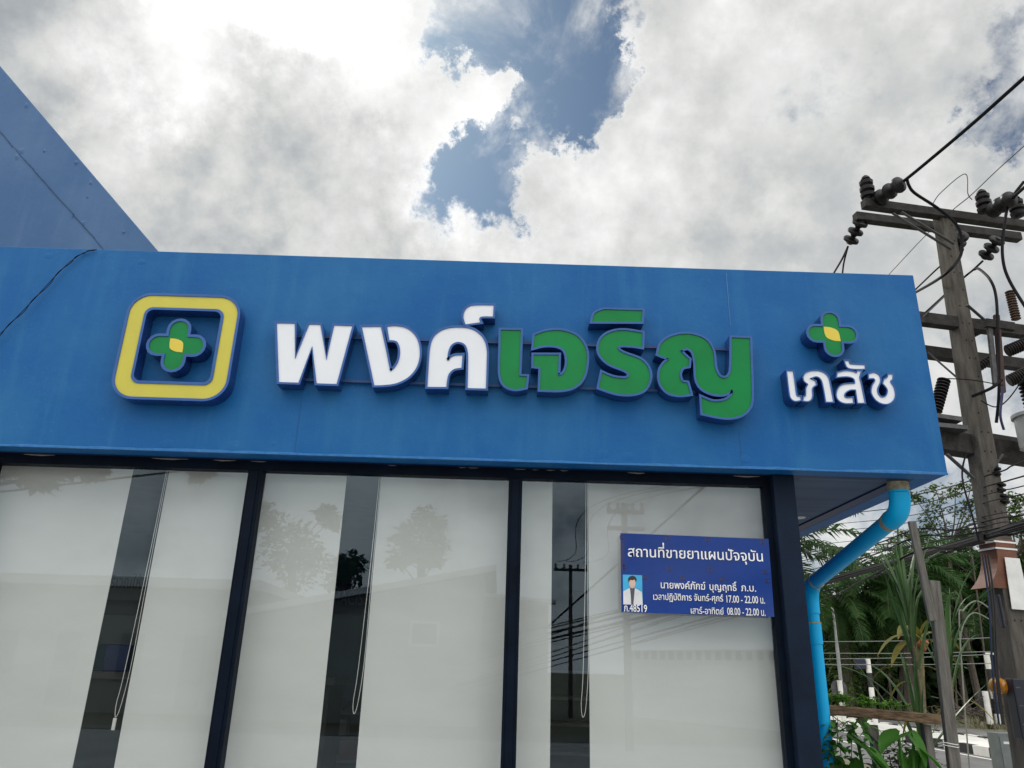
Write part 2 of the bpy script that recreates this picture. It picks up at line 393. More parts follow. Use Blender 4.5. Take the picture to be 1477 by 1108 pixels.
# ------------------------------------------------------------------ the setting: ground, road, median
structure('ground', MB().box(-400, 400, -400, 700, -.4, 0), M_GRASS)
structure('forecourt', MB().add([(-30, -14, .004), (6.6, -14, .004), (6.6, 9, .004), (-30, 9, .004)], [(0, 1, 2, 3)]), M_PAVE)
structure('road', MB().add([(7.1, -60, .004), (10.8, -60, .004), (10.8, 120, .004), (7.1, 120, .004)], [(0, 1, 2, 3)]), M_ASPH)
structure('far_carriageway', MB().add([(12.9, -60, .004), (16.2, -60, .004), (16.2, 120, .004), (12.9, 120, .004)], [(0, 1, 2, 3)]), M_ASPH)
structure('cross_road', MB().add([(-60, -15.2, .008), (7.1, -15.2, .008), (7.1, -14.2, .008), (-60, -14.2, .008)], [(0, 1, 2, 3)]), M_ASPH)
mk = MB()
for i in range(14): mk.add([(8.9, -20+i*7, .008), (9.02, -20+i*7, .008), (9.02, -17+i*7, .008), (8.9, -17+i*7, .008)], [(0, 1, 2, 3)])
mk.add([(10.45, -60, .008), (10.57, -60, .008), (10.57, 120, .008), (10.45, 120, .008)], [(0, 1, 2, 3)])
mk.add([(13.15, -60, .008), (13.27, -60, .008), (13.27, 120, .008), (13.15, 120, .008)], [(0, 1, 2, 3)])
structure('lane_marking', mk, M_KERBW)
structure('median', MB().box(10.97, 12.73, -40, 110, -.1, .17), M_KERBW)
for i in range(75):
    y0 = -10+i*1.0
    for x0, x1 in ((10.8, 10.97), (12.73, 12.9)):
        pass
kw, kb = MB(), MB()
for i in range(110):
    y0 = -6+i*.62
    for x0, x1 in ((10.8, 10.968), (12.732, 12.9)): (kb if i % 2 else kw).box(x0, x1, y0+.003, y0+.617, -.05, .20)
mdn = structure('kerb', kw, M_KERBW); structure('kerb_black_blocks', kb, M_KERBB)

# ------------------------------------------------------------------ the shop
ZB, ZT, ZG, XR = 2.745, 4.1354, 2.682, 2.734
XL = -6.5
shop = thing('shop_building', (0, 0, 0), 'blue painted shop front with deep fascia and navy framed glass wall', 'building')
fas = MB().box(XL, XR, 0, .14, ZB, ZT)
fas.box(XR-.14, XR, .14, 7.5, ZB, ZT)
fascia = fas.build('fascia', M_BLUE, shop, bevel=.006)
mb = MB().box(XL, XR, .14, 7.5, ZT-.25, ZT-.15); mb.build('flat_roof', M_CEM, shop)
mb = MB()
for px, yy in ((1048, 382), ):
    a = at_y(1047, 388, 0); b = at_y(1049, 470, 0)
    MB().box(a.x-.002, a.x+.002, -.0025, .01, b.z, ZT-.03).build('panel_joint', mat('joint_filler', (.06, .17, .36), .7), fascia)
for px, y0, y1 in ((435, 573, 652), (1066, 622, 672)):
    a = at_y(px, y0, 0); b = at_y(px, y1, 0); MB().box(a.x-.003, a.x+.003, -.0015, .01, b.z, a.z).build('panel_joint', mat('joint_dark_blue', (.003, .07, .24), .7), fascia)  # panel joints drawn as thin strips of darker blue
# rough plaster lip along the bottom edge of the fascia
vs = []; n = 260
for i in range(n+1):
    x = XL+(XR-.001-XL)*i/n; h = .014+.012*mnoise.noise((x*2.3, 4.1, 0))+.006*mnoise.noise((x*11, 1.1, 0)); p = .004+.003*mnoise.noise((x*3.1, 9.0, 0))
    vs += [(x, .004, ZB+h+.004), (x, -p, ZB+h*.7), (x, -p*1.1, ZB-.0015), (x, .010, ZB-.0015)]
mb = MB().add(vs, [(i*4+j, i*4+j+1, i*4+j+5, i*4+j+4) for i in range(n) for j in range(3)])
mb.build('plaster_lip', mat('lip_blue_paint', (.002, .105, .335), .5, scale=12, col2=(.022, .155, .365), bump=.4, bscale=60), fascia, smooth=True)
mb = MB()
for px, py, r in ((70, 369, .05), (123, 366, .055), (205, 378, .05), (240, 641, .07), (336, 643, .07), (870, 655, .06), (905, 659, .06), (1075, 662, .05), (395, 640, .03)):
    c = at_y(px, py, 0); vs = [(c.x, -.006, c.z)]
    for i in range(12):
        a = i*math.pi/6; rr = r*random.uniform(.75, 1.1); vs.append((c.x+math.cos(a)*rr, .002, c.z+math.sin(a)*rr*.75))
    MB().add(vs, [(0, 1+i, 1+(i+1) % 12) for i in range(12)]).build('plaster_patch', M_BLUE, fascia, smooth=True)
c = at_y(1268, 391, .07)
mb = MB().tube([(c.x, .10, ZT-.02), (c.x, .10, ZT+.035)], .018, 10); mb.build('roof_stub', M_STEEL, shop)
# underside of the fascia and soffit
mb = MB().box(XL, 1.90, .1405, .26, ZB+.001, ZB+.03); mb.box(1.90, XR-.141, .1405, .20, ZB+.001, ZB+.03); mb.box(XR-.23, XR-.1405, .2005, 7.4, ZB+.001, ZB+.03)
mb.build('soffit_border', mat('dark_blue_paint', (.003, .016, .075), .5, .2, 6), shop)
mb = MB().box(1.80, XR-.2305, .2005, 7.4, ZB+.012, ZB+.03); sof = mb.build('soffit', M_SOFFIT, shop)
c = at_z(1153, 747, ZB+.01)
mb = MB().tube2(Vector((c.x, c.y, ZB+.02)), Vector((c.x, c.y, ZB+.006)), [(0, .05), (.6, .05), (1, .042)], 18); mb.build('downlight', M_WPLATE, sof, smooth=True)
# window frame
head = MB().box(XL, 1.6414, .18, .26, ZG, ZB).build('window_head', M_NAVY, shop)
mb = MB()   # old filler showing pale between head and fascia
for (xa, xb, ya) in ((35, 80, 652.5), (220, 272, 657), (308, 340, 664.5), (362, 384, 666), (662, 672, 672), (676, 690, 672.3), (742, 758, 674.5), (768, 777, 674.5), (788, 800, 675.5), (808, 820, 676), (1058, 1096, 686.2), (1110, 1140, 687.4), (560, 572, 669), (905, 930, 680)):
    a = at_y(xa, ya, .178); b = at_y(xb, ya+(xb-xa)*.028, .178); zt = ZB-.003
    hh = .004 if (xb-xa) < 20 else .008
    n = 5; vs = []
    for i in range(n+1):
        t = i/n; vs.append((a.x+(b.x-a.x)*t, .1775, zt))
    for i in range(n, -1, -1):
        t = i/n; vs.append((a.x+(b.x-a.x)*t, .1775, zt-hh*math.sin(math.pi*(.08+.84*t))*random.uniform(.6, 1.1)))
    MB().prism(vs, (0, .003, 0)).build('flaking_filler', mat('old_filler', (.26, .24, .215), .8, .2, 20), head)
for xa, xb in ((-1.629, -1.540), (.0214, .1076), (-3.32, -3.23), (-4.98, -4.89)):
    mb = MB().box(xa, xb, .165, .25, .45, ZG); mb.box(xa+.02, xb-.02, .157, .166, .45, ZG-.004); mb.build('mullion', M_NAVY, shop, bevel=.004)
MB().box(1.6414, 1.685, .185, .26, .45, ZB).build('window_jamb', M_NAVY, shop)
MB().box(1.6853, 1.8215, .12, .40, 0, ZB).build('corner_column', M_NAVY2, shop, bevel=.006)
MB().box(XL, 1.6414, .18, .26, .38, .45).build('window_sill', M_NAVY, shop)
MB().box(XL, 1.6414, .15, .28, 0, .38).build('low_wall', M_BLUE, shop)
for xa, xb in ((-6.5, -4.98), (-4.89, -3.32), (-3.23, -1.629), (-1.540, .0214), (.1076, 1.6414)):
    MB().add([(xa-.01, .215, .44), (xb+.01, .215, .44), (xb+.01, .215, ZG+.01), (xa-.01, .215, ZG+.01)], [(0, 1, 2, 3)]).build('window_pane', M_GLASS, shop, fix=False)
MB().box(1.70, 1.8214, .4005, 7.4, 0, ZB).build('side_wall', M_BLUE, shop)
M_INT = mat('interior_wall_paint', (.045, .110, .135), .8, .08, 2)
MB().box(XL, 1.70, 3.6, 3.75, 0, ZB+.12).build('interior_wall', M_INT, shop)
MB().box(XL, 1.70, .2605, 3.6, ZB+.04, ZB+.10).build('ceiling', mat('interior_ceiling', (.14, .16, .17), .9), shop)
MB().box(XL, 1.70, .281, 3.6, .005, .03).build('interior_floor', mat('interior_tile', (.18, .18, .18), .35), shop)
MB().box(XL-.1, XL, 0, 3.75, 0, ZT-.01).build('end_wall', M_BLUE, shop)
# dark blue band with lettering on the inside wall
zb0, zb1 = at_y(500, 887, 3.55).z, at_y(500, 842, 3.55).z
band = MB().box(-4.2, 1.5, 3.55, 3.598, zb0, zb1).build('wall_band', mat('band_blue', (.010, .022, .070), .5), shop)
a = at_y(486, 872, 3.545); b = at_y(532, 872, 3.545)
text_mesh('PHARMACIST', 'lettering', mat('band_letters', (.060, .080, .150), .5), band, (b.x-(b.x-a.x)*2.02, 3.549, a.z), (1, 0, 0), (0, 0, 1), width=(b.x-a.x)*2.02, height=.20)

# rear gable rising behind the fascia
g0 = at_y(228, 362, 1.5); g1 = at_y(0, 95, 1.5); sl_ = (g1.z-g0.z)/(g1.x-g0.x)
def gx(z): return g0.x + (z-g0.z)/sl_
zlo = 3.9
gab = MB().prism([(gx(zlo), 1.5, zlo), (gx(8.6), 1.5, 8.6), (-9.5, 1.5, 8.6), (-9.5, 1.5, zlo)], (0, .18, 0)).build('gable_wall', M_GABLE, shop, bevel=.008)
s0 = at_y(143, 352, 1.5); s1 = at_y(0, 190, 1.5); dd = (s1-s0); mb = MB()
pts = [s0 - dd*.05 + dd*(i/16*1.6) for i in range(17)]
for i in range(16):
    w = random.uniform(.006, .016); p, q = pts[i]+Vector((random.uniform(-.01, .01), -.001, 0)), pts[i+1]+Vector((random.uniform(-.004, .004), -.001, 0)); mb.bar(p, q, .004, w, up=(0, -1, 0))
mb.build('cracked_joint', mat('joint_dark_filler', (.030, .060, .130), .9, .3, 20), gab)  # broken seam line in a darker blue than the gable
mb = MB()
for (px, py, r) in ((38, 152, .05), (30, 218, .07), (110, 235, .045), (64, 218, .03), (131, 264, .03), (126, 284, .025), (120, 322, .04), (178, 335, .035), (25, 226, .05), (105, 312, .03)):
    c = at_y(px, py, 1.5); vs = [(c.x, 1.49, c.z)]
    for i in range(10):
        a = i*math.pi/5; rr = r*random.uniform(.5, 1.1); vs.append((c.x+math.cos(a)*rr*.7, 1.501, c.z+math.sin(a)*rr))
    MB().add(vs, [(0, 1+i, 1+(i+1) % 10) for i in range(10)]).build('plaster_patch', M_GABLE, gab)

# ------------------------------------------------------------------ roller blinds behind the glass
YB = .33
def bx(px): return at_y(px, 690, YB).x
M_CHAIN = mat('blind_chain', (.50, .50, .47), .5)
for i, (xa, xb, cz, lab) in enumerate((
        (bx(190)-1.22, bx(190), None, 'pale roller blind at the left edge, left of the first dark gap'),
        (bx(242), bx(500), 1035, 'pale roller blind behind the left mullion, with the longest hanging chain loop'),
        (bx(550), bx(797), 1030, 'pale roller blind behind the middle mullion, facing the small square window reflection'),
        (bx(848), bx(1100), 1035, 'pale roller blind behind the blue licence plaque, beside the corner column'))):
    r = thing('roller_blind', ((xa+xb)/2, YB, 2.70), lab, 'roller blind', 'roller blinds behind the shop window')
    mb = MB(); nx, nz = 14, 24; vs = []
    for jz in range(nz+1):
        for jx in range(nx+1):
            u, v = jx/nx, jz/nz
            vs.append((xa+(xb-xa)*u, YB + .004*math.sin(u*5+i)*v + .0015*math.sin(v*17+u*2), 2.70-(2.70-.62)*v))
    mb.add(vs, [(j*(nx+1)+k, j*(nx+1)+k+1, (j+1)*(nx+1)+k+1, (j+1)*(nx+1)+k) for j in range(nz) for k in range(nx)])
    mb.build('fabric', M_BLIND, r, smooth=True, fix=False)
    MB().tube([(xa-.02, YB+.03, 2.71), (xb+.02, YB+.03, 2.71)], .025, 12).build('roller_tube', M_STEEL, r, smooth=True)
    MB().box(xa, xb, YB-.012, YB+.012, .59, .62).build('bottom_bar', M_WPLATE, r)
    if cz:
        pb = at_y({1: 181, 2: 517, 3: 848}[i], cz, YB-.05)
        top = {1: at_y(240, 684, YB-.04), 2: at_y(548, 690, YB-.04), 3: at_y(846, 697, YB-.04)}[i]
        lo = pb.z; dx = .022
        pl = [Vector((top.x-.004, top.y, 2.69)), Vector((top.x-.010, top.y, (2.69+lo)/2+.2)), Vector((top.x-.028, top.y, lo+.25)), Vector((top.x-.040, top.y, lo+.07)), Vector((top.x-.030, top.y, lo)), Vector((top.x-.012, top.y, lo+.06)), Vector((top.x+.004, top.y, lo+.3)), Vector((top.x+.003, top.y, (2.69+lo)/2)), Vector((top.x+.006, top.y, 2.69))]
        ch = MB().tube(catmull(pl, 8), .0019, 6).build('pull_chain', M_CHAIN, r, smooth=True)
        if i == 1: MB().box(top.x-.040, top.x-.022, top.y-.006, top.y+.006, lo-.07, lo-.005).build('chain_weight', M_CHAIN, ch, bevel=.002)

# ------------------------------------------------------------------ inside the shop, seen through the gaps
YS = 2.4
a = at_y(175, 812, YS); b = at_y(214, 905, YS)
bd = thing('notice_board', (a.x, YS, 0), 'dark free standing notice board with black lettering, seen through the left gap between blinds', 'notice board')
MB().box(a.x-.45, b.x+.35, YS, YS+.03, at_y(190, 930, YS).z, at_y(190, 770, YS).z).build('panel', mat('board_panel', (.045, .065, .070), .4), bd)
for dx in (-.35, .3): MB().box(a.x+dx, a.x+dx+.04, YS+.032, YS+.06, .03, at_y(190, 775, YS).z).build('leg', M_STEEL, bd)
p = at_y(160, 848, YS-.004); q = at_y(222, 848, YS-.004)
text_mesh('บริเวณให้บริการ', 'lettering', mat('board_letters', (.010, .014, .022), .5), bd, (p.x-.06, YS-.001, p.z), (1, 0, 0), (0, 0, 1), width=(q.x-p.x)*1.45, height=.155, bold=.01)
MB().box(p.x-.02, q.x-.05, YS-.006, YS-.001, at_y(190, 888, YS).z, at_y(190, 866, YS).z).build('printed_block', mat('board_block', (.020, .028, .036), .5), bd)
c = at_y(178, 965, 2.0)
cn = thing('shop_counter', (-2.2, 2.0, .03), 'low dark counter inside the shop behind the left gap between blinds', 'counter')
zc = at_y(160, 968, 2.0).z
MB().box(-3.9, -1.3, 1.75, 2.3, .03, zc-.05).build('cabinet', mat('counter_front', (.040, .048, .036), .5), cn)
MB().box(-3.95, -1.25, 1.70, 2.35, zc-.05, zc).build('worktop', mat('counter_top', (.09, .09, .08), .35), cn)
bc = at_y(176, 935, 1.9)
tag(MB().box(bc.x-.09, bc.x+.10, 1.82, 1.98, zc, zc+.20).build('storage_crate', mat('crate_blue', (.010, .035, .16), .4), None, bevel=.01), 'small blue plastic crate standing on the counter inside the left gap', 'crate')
def shelf(px, py, Y, w, zs, lab, mt):
    c = at_y(px, py, Y); t = thing('shelf_unit', (c.x, Y, .03), lab, 'shelf unit', 'shelf units inside the shop')
    for dx in (-w/2, w/2): MB().box(c.x+dx-.012, c.x+dx+.012, Y, Y+.35, .03, zs[-1]+.1).build('upright', M_STEEL, t)
    MB().box(c.x-w/2+.013, c.x+w/2-.013, Y+.34, Y+.35, .03, zs[-1]+.1).build('back_panel', mt, t)
    for z in zs:
        MB().box(c.x-w/2+.013, c.x+w/2-.013, Y, Y+.338, z, z+.025).build('shelf', mat('shelf_board', (.15, .155, .14), .5), t)
    return c
z0 = at_y(820, 1108, 2.2).z
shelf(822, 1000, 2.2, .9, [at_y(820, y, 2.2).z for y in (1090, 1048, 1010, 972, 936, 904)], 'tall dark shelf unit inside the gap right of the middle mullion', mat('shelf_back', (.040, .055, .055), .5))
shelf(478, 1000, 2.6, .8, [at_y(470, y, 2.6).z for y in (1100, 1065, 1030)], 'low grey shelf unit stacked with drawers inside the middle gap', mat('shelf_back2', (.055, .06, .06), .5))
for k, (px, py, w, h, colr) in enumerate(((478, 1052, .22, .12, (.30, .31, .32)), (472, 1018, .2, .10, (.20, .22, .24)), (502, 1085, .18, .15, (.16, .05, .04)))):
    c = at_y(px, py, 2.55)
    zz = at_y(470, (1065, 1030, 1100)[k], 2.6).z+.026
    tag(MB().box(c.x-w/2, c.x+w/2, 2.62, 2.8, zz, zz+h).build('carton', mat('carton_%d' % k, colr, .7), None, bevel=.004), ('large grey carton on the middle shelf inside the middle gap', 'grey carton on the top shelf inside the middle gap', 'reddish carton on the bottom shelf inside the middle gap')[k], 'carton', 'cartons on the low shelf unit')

# ------------------------------------------------------------------ fascia lettering
DEP = .105
def on_face(pts, dep=DEP): # photo points to metres on the plane of the letter faces
    out = []
    for q in pts:
        w = at_y(q[0], q[1], -dep); out.append((w.x, w.z, 1) if len(q) == 3 else (w.x, w.z))
    return out
def channel(parent, name, P, face_mt, rim=.016, dep=DEP, label=None, holes=None):
    """one built-up letter: dark side wall, raised rim, face set 5 mm back inside the rim; P = face outline in (x, z)"""
    if area(P) < 0: P = P[::-1]
    O = offset2(P, rim); n = len(P); k = MB()
    y0, y1, yf = -.004, -dep, -dep+.006
    vs = [(x, y0, z) for x, z in O] + [(x, y1, z) for x, z in O]
    k.add(vs, [(i, (i+1) % n, n+(i+1) % n, n+i) for i in range(n)])
    body = k.build(name, M_SIDE, parent)
    if label: body['label'] = label
    k = MB(); vs = [(x, y1-.0005, z) for x, z in O] + [(x, y1-.0005, z) for x, z in P] + [(x, yf+.002, z) for x, z in P]
    k.add(vs, [(i, (i+1) % n, n+(i+1) % n, n+i) for i in range(n)] + [(n+i, n+(i+1) % n, 2*n+(i+1) % n, 2*n+i) for i in range(n)])
    k.build('rim', M_TRIM, body)
    me = bpy.data.meshes.new('face'); bm = bmesh.new()
    f = bm.faces.new([bm.verts.new((x, yf, z)) for x, z in P]); f.normal_update()
    bmesh.ops.triangulate(bm, faces=[f], ngon_method='EAR_CLIP'); bmesh.ops.recalc_face_normals(bm, faces=bm.faces)
    bm.to_mesh(me); bm.free()
    mbx = MB(); mbx.add([v.co.copy() for v in me.vertices], [tuple(p.vertices) for p in me.polygons])
    bpy.data.meshes.remove(me)
    fo = mbx.build('face', face_mt, body, fix=False)
    return body
def z2(pts): return [(380+q[0]/4.103, 420+q[1]/4.1, *q[2:]) for q in pts]
def z3(pts): return [(700+q[0]/3.6925, 420+q[1]/3.69, *q[2:]) for q in pts]
def z4(pts): return [(1090+q[0]/6.154, 430+q[1]/6.155, *q[2:]) for q in pts]
L_PHO = z2([(78,188,1),(185,190,1),(187,398,1),(270,196,1),(336,197,1),(372,405,1),(418,201,1),(526,205,1),(433,549,1),(314,545,1),(288,325,1),(207,541,1),(91,537,1)])
L_NGO = z2([(582,210,1),(694,209,1),(722,335),(748,460),(760,466),(785,440),(803,400),(808,345),(796,305),(775,292),(745,290,1),(732,209,1),(785,205),(850,220),(900,265),(923,330),(922,400),(900,460),(855,510),(790,543),(720,555),(656,557,1)])
L_KHO = z2([(970,566,1),(978,440),(987,330),(1012,265),(1070,225),(1150,213),(1238,226),(1298,275),(1321,345),(1320,450),(1316,576,1),(1208,573,1),(1211,460),(1210,365),(1193,316),(1150,300),(1112,318),(1093,360),(1088,410,1),(1125,382),(1178,377,1),(1172,453,1),(1128,461),(1094,495),(1082,567,1)])
L_MARK = z2([(1362,82,1),(1358,150,1),(1295,150),(1277,163),(1285,184,1),(1196,196,1),(1184,155),(1192,115),(1218,90),(1260,82)])
L_E = z3([(82,205,1),(190,207,1),(186,330),(181,451,1),(222,453,1),(216,513,1),(160,522),(112,508),(86,474),(78,420),(80,310)])
L_JO = z3([(262,233,1),(330,211),(410,209),(488,238),(534,300),(541,380),(522,460),(478,507),(405,527),(290,525,1),(294,405,1),(256,400,1),(257,338,1),(392,338,1),(388,449,1),(415,438),(432,400),(433,350),(416,310),(370,291),(310,290),(256,303,1)])
L_RO = z3([(838,221,1),(835,299,1),(778,291),(720,290),(706,304),(735,327),(828,363),(868,408),(878,462),(850,523),(785,548),(700,545),(604,514,1),(621,432,1),(680,456),(745,463),(766,446),(742,422),(660,388),(614,345),(602,300),(618,252),(662,220),(735,207)])
L_I = z3([(568,163,1),(583,118),(632,96,1),(838,102,1),(833,164,1)])
L_YO = z3([(918,337,1),(935,282),(980,245),(1050,227),(1120,233),(1180,262),(1214,320),(1224,400),(1242,446),(1272,462),(1299,446),(1309,400),(1312,246,1),(1410,250,1),(1416,420),(1418,575),(1400,630),(1350,665),(1270,673),(1156,651,1),(1151,563,1),(1212,586),(1270,582),(1308,558),(1320,526,1),(1270,550),(1208,546),(1152,518),(1124,470),(1118,385),(1106,328),(1076,304),(1038,316,1),(1062,340),(1087,362,1),(1084,400,1),(1050,409),(1036,442),(1046,482,1),(1077,487,1),(1094,548,1),(1030,554),(970,538),(932,490),(928,430),(948,388),(980,362,1)])
S_E = z4([(278,645,1),(332,648,1),(346,745),(360,850),(374,872),(399,873,1),(402,905,1),(350,912),(315,888),(300,830)])
S_PHO = z4([(424,705,1),(443,668),(500,647),(570,648),(630,682),(655,740),(690,920,1),(626,920,1),(598,765),(575,713),(535,694),(482,712,1),(531,736,1),(538,768,1),(503,798),(504,860),(494,896),(465,914),(424,911,1),(428,876,1),(447,866),(450,800),(466,766),(434,737)])
S_SO = z4([(722,701,1),(728,662,1),(800,645),(865,653),(897,666,1),(906,646,1),(938,648,1),(922,700),(936,762),(970,930,1),(908,930,1),(890,812,1),(842,812),(803,832),(787,862),(806,886),(862,882,1),(869,931,1),(790,931),(738,905),(719,860),(735,802),(782,767),(884,758,1),(878,722),(850,702),(798,694)])
S_AN = z4([(790,555,1),(828,555,1),(837,582),(872,588),(972,592,1),(970,628,1),(860,627),(812,610)])
S_CHO = z4([(1005,674,1),(1058,662),(1099,690),(1106,738),(1082,800),(1088,850),(1122,880),(1158,870),(1174,830),(1164,795),(1131,758,1),(1142,722,1),(1172,703),(1176,675,1),(1218,675,1),(1214,716),(1196,740),(1226,792),(1238,860),(1218,910),(1170,938),(1110,930),(1062,896),(1031,840),(1036,782),(1062,736),(1050,712),(1006,712,1)])
nm = thing('name_sign', (at_y(740, 520, 0).x, 0, at_y(740, 520, 0).z), 'large built-up shop name in white and green Thai letters mounted on two thin rails', 'sign')
for s, mt_, nme, lb in ((L_PHO, M_WHITE, 'letter', 'white letter พ'), (L_NGO, M_WHITE, 'letter', 'white letter ง'), (L_KHO, M_WHITE, 'letter', 'white letter ค'), (L_MARK, M_WHITE, 'letter_mark', 'small white mark over ค'),
                   (L_E, M_GREEN, 'letter', 'green letter เ'), (L_JO, M_GREEN, 'letter', 'green letter จ'), (L_RO, M_GREEN, 'letter', 'green letter ร'), (L_I, M_GREEN, 'letter_mark', 'green mark over ร'), (L_YO, M_GREEN, 'letter', 'green letter ญ')):
    channel(nm, nme, outline(on_face(s)), mt_, rim=.0135, label=lb)
M_RAIL = mat('blue_rail_paint', (.010, .050, .170), .5)
for py0, py1 in ((485, 505), (552, 563)):
    a = at_y(400, py0, -.02); b = at_y(1075, py1, -.02)
    MB().box(a.x, b.x, -.028, -.010, (a.z+b.z)/2-.008, (a.z+b.z)/2+.008).build('mounting_rail', M_RAIL, nm)
ws = thing('word_sign', (at_y(1210, 560, 0).x, 0, at_y(1210, 560, 0).z), 'small white built-up Thai word under the small green cross on the fascia', 'sign')
for s, nme, lb in ((S_E, 'letter', 'white letter เ'), (S_PHO, 'letter', 'white letter ภ'), (S_SO, 'letter', 'white letter ส'), (S_AN, 'letter_mark', 'white mark over ส'), (S_CHO, 'letter', 'white letter ช')):
    channel(ws, nme, outline(on_face(s)), M_WHITE, rim=.0075, label=lb)

def rrect(cx, cz, hx, hz, r, n=9):
    out = []
    for (sx, sz, a0) in ((1, 1, 0), (-1, 1, 90), (-1, -1, 180), (1, -1, 270)):
        for i in range(n+1):
            a = rad(a0+90*i/n); out.append((cx+sx*(hx-r)+math.cos(a)*r, cz+sz*(hz-r)+math.sin(a)*r))
    return out
def z1(x, y): return at_y(140+x/5.538, 400+y/5.54, -DEP)
# yellow square emblem
l, r_, t_, b_ = z1(198, 540).x, z1(1078, 562).x, z1(690, 151).z, z1(580, 962).z
cx, cz, hx, hz = (l+r_)/2, (t_+b_)/2, (r_-l)/2, (t_-b_)/2
il, ir, it, ib = z1(322, 540).x, z1(967, 562).x, z1(690, 246).z, z1(590, 853).z
em = thing('square_emblem', (cx, 0, cz), 'yellow rounded square frame emblem at the left end of the fascia', 'emblem')
Fo, Fi = rrect(cx, cz, hx, hz, .13), rrect((il+ir)/2, (it+ib)/2, (ir-il)/2, (it-ib)/2, .055)
Ro, Ri = rrect(cx, cz, hx+.017, hz+.017, .147), rrect((il+ir)/2, (it+ib)/2, (ir-il)/2-.017, (it-ib)/2-.017, .045)
n = len(Fo)
def band(k, A, ya, B, yb): k.add([(x, ya, z) for x, z in A]+[(x, yb, z) for x, z in B], [(i, (i+1) % n, n+(i+1) % n, n+i) for i in range(n)])
k = MB(); band(k, Ro, -.004, Ro, -DEP); band(k, Ri, -.004, Ri, -DEP); bod = k.build('frame', M_SIDE, em, fix=False)
k = MB(); band(k, Ro, -DEP-.0005, Fo, -DEP-.0005); band(k, Fo, -DEP-.0005, Fo, -DEP+.008); band(k, Ri, -DEP-.0005, Fi, -DEP-.0005); band(k, Fi, -DEP-.0005, Fi, -DEP+.008); k.build('rim', M_TRIM, bod, fix=False)
k = MB(); band(k, Fo, -DEP+.006, Fi, -DEP+.006); k.build('face', M_YELLOW, bod, fix=False)
def plus(cx, cz, rx, rz, w, n=8):
    out = []
    for (dx, dz, L_) in ((1, 0, rx), (0, 1, rz), (-1, 0, rx), (0, -1, rz)):
        px, pz = -dz, dx
        for i in range(n+1):
            a = rad(-90+180*i/n); u = L_-w*.95+math.cos(a)*w*.95; v = math.sin(a)*w*(1.0 if abs(math.sin(a)) > .2 else 1.0)
            out.append((cx+dx*u+px*v, cz+dz*u+pz*v))
        out.append((cx+(dx+px)*w*1.0, cz+(dz+pz)*w*1.0))
    return out
def leafshape(cx, cz, a, n=8):
    p = [(-a, a), (-.1*a, .93*a), (.72*a, .55*a), (.95*a, -.1*a), (a, -a), (.1*a, -.93*a), (-.72*a, -.55*a), (-.95*a, .1*a)]
    return [(cx+x, cz+z) for x, z in p]
def cross(name, cx, cz, rx, rz, w, rim, lab, leafa):
    t = thing(name, (cx, 0, cz), lab, 'cross emblem')
    b = channel(t, 'petal_body', plus(cx, cz, rx, rz, w), M_GREEN, rim=rim)
    P = outline([(*q, 1) if i in (0, 4) else q for i, q in enumerate(leafshape(cx, cz, leafa))], 4)
    k = MB(); k.prism([(x, -DEP+.0035, z) for x, z in P], (0, .002, 0)); k.build('leaf_centre', M_LEAFY, t)
    return t
c0 = z1(632, 548); cl, cr_, ct, cb = z1(412, 548).x, z1(848, 548).x, z1(660, 350).z, z1(590, 738).z
cross('cross_emblem', (cl+cr_)/2, (ct+cb)/2, (cr_-cl)/2, (ct-cb)/2, (cr_-cl)*.172, .018, 'green four petal cross with yellow centre inside the yellow square frame', (cr_-cl)*.135)
def zz4(x, y): return at_y(1090+x/6.154, 430+y/6.155, -DEP)
cl, cr_, ct, cb = zz4(470, 330).x, zz4(893, 330).x, zz4(668, 132).z, zz4(695, 505).z
cross('cross_emblem', (cl+cr_)/2, (ct+cb)/2, (cr_-cl)/2, (ct-cb)/2, (cr_-cl)*.165, .015, 'small green four petal cross with yellow centre above the small white word', (cr_-cl)*.16)

# thin black wire over the left end of the fascia
p = [at_y(137, 361, -.012), at_y(118, 366, -.014), at_y(90, 388, -.02), at_y(45, 436, -.03), at_y(0, 482, -.03), at_y(-60, 540, -.03)]
k = MB(); k.tube(catmull(p, 8), .0026, 6); k.tube([q+Vector((.012+.01*math.sin(i), -.006, .004)) for i, q in enumerate(catmull(p, 8))], .0022, 6)
tag(k.build('wire', M_BLACK, None, smooth=True), 'thin black double wire sagging across the left end of the blue fascia', 'wire')

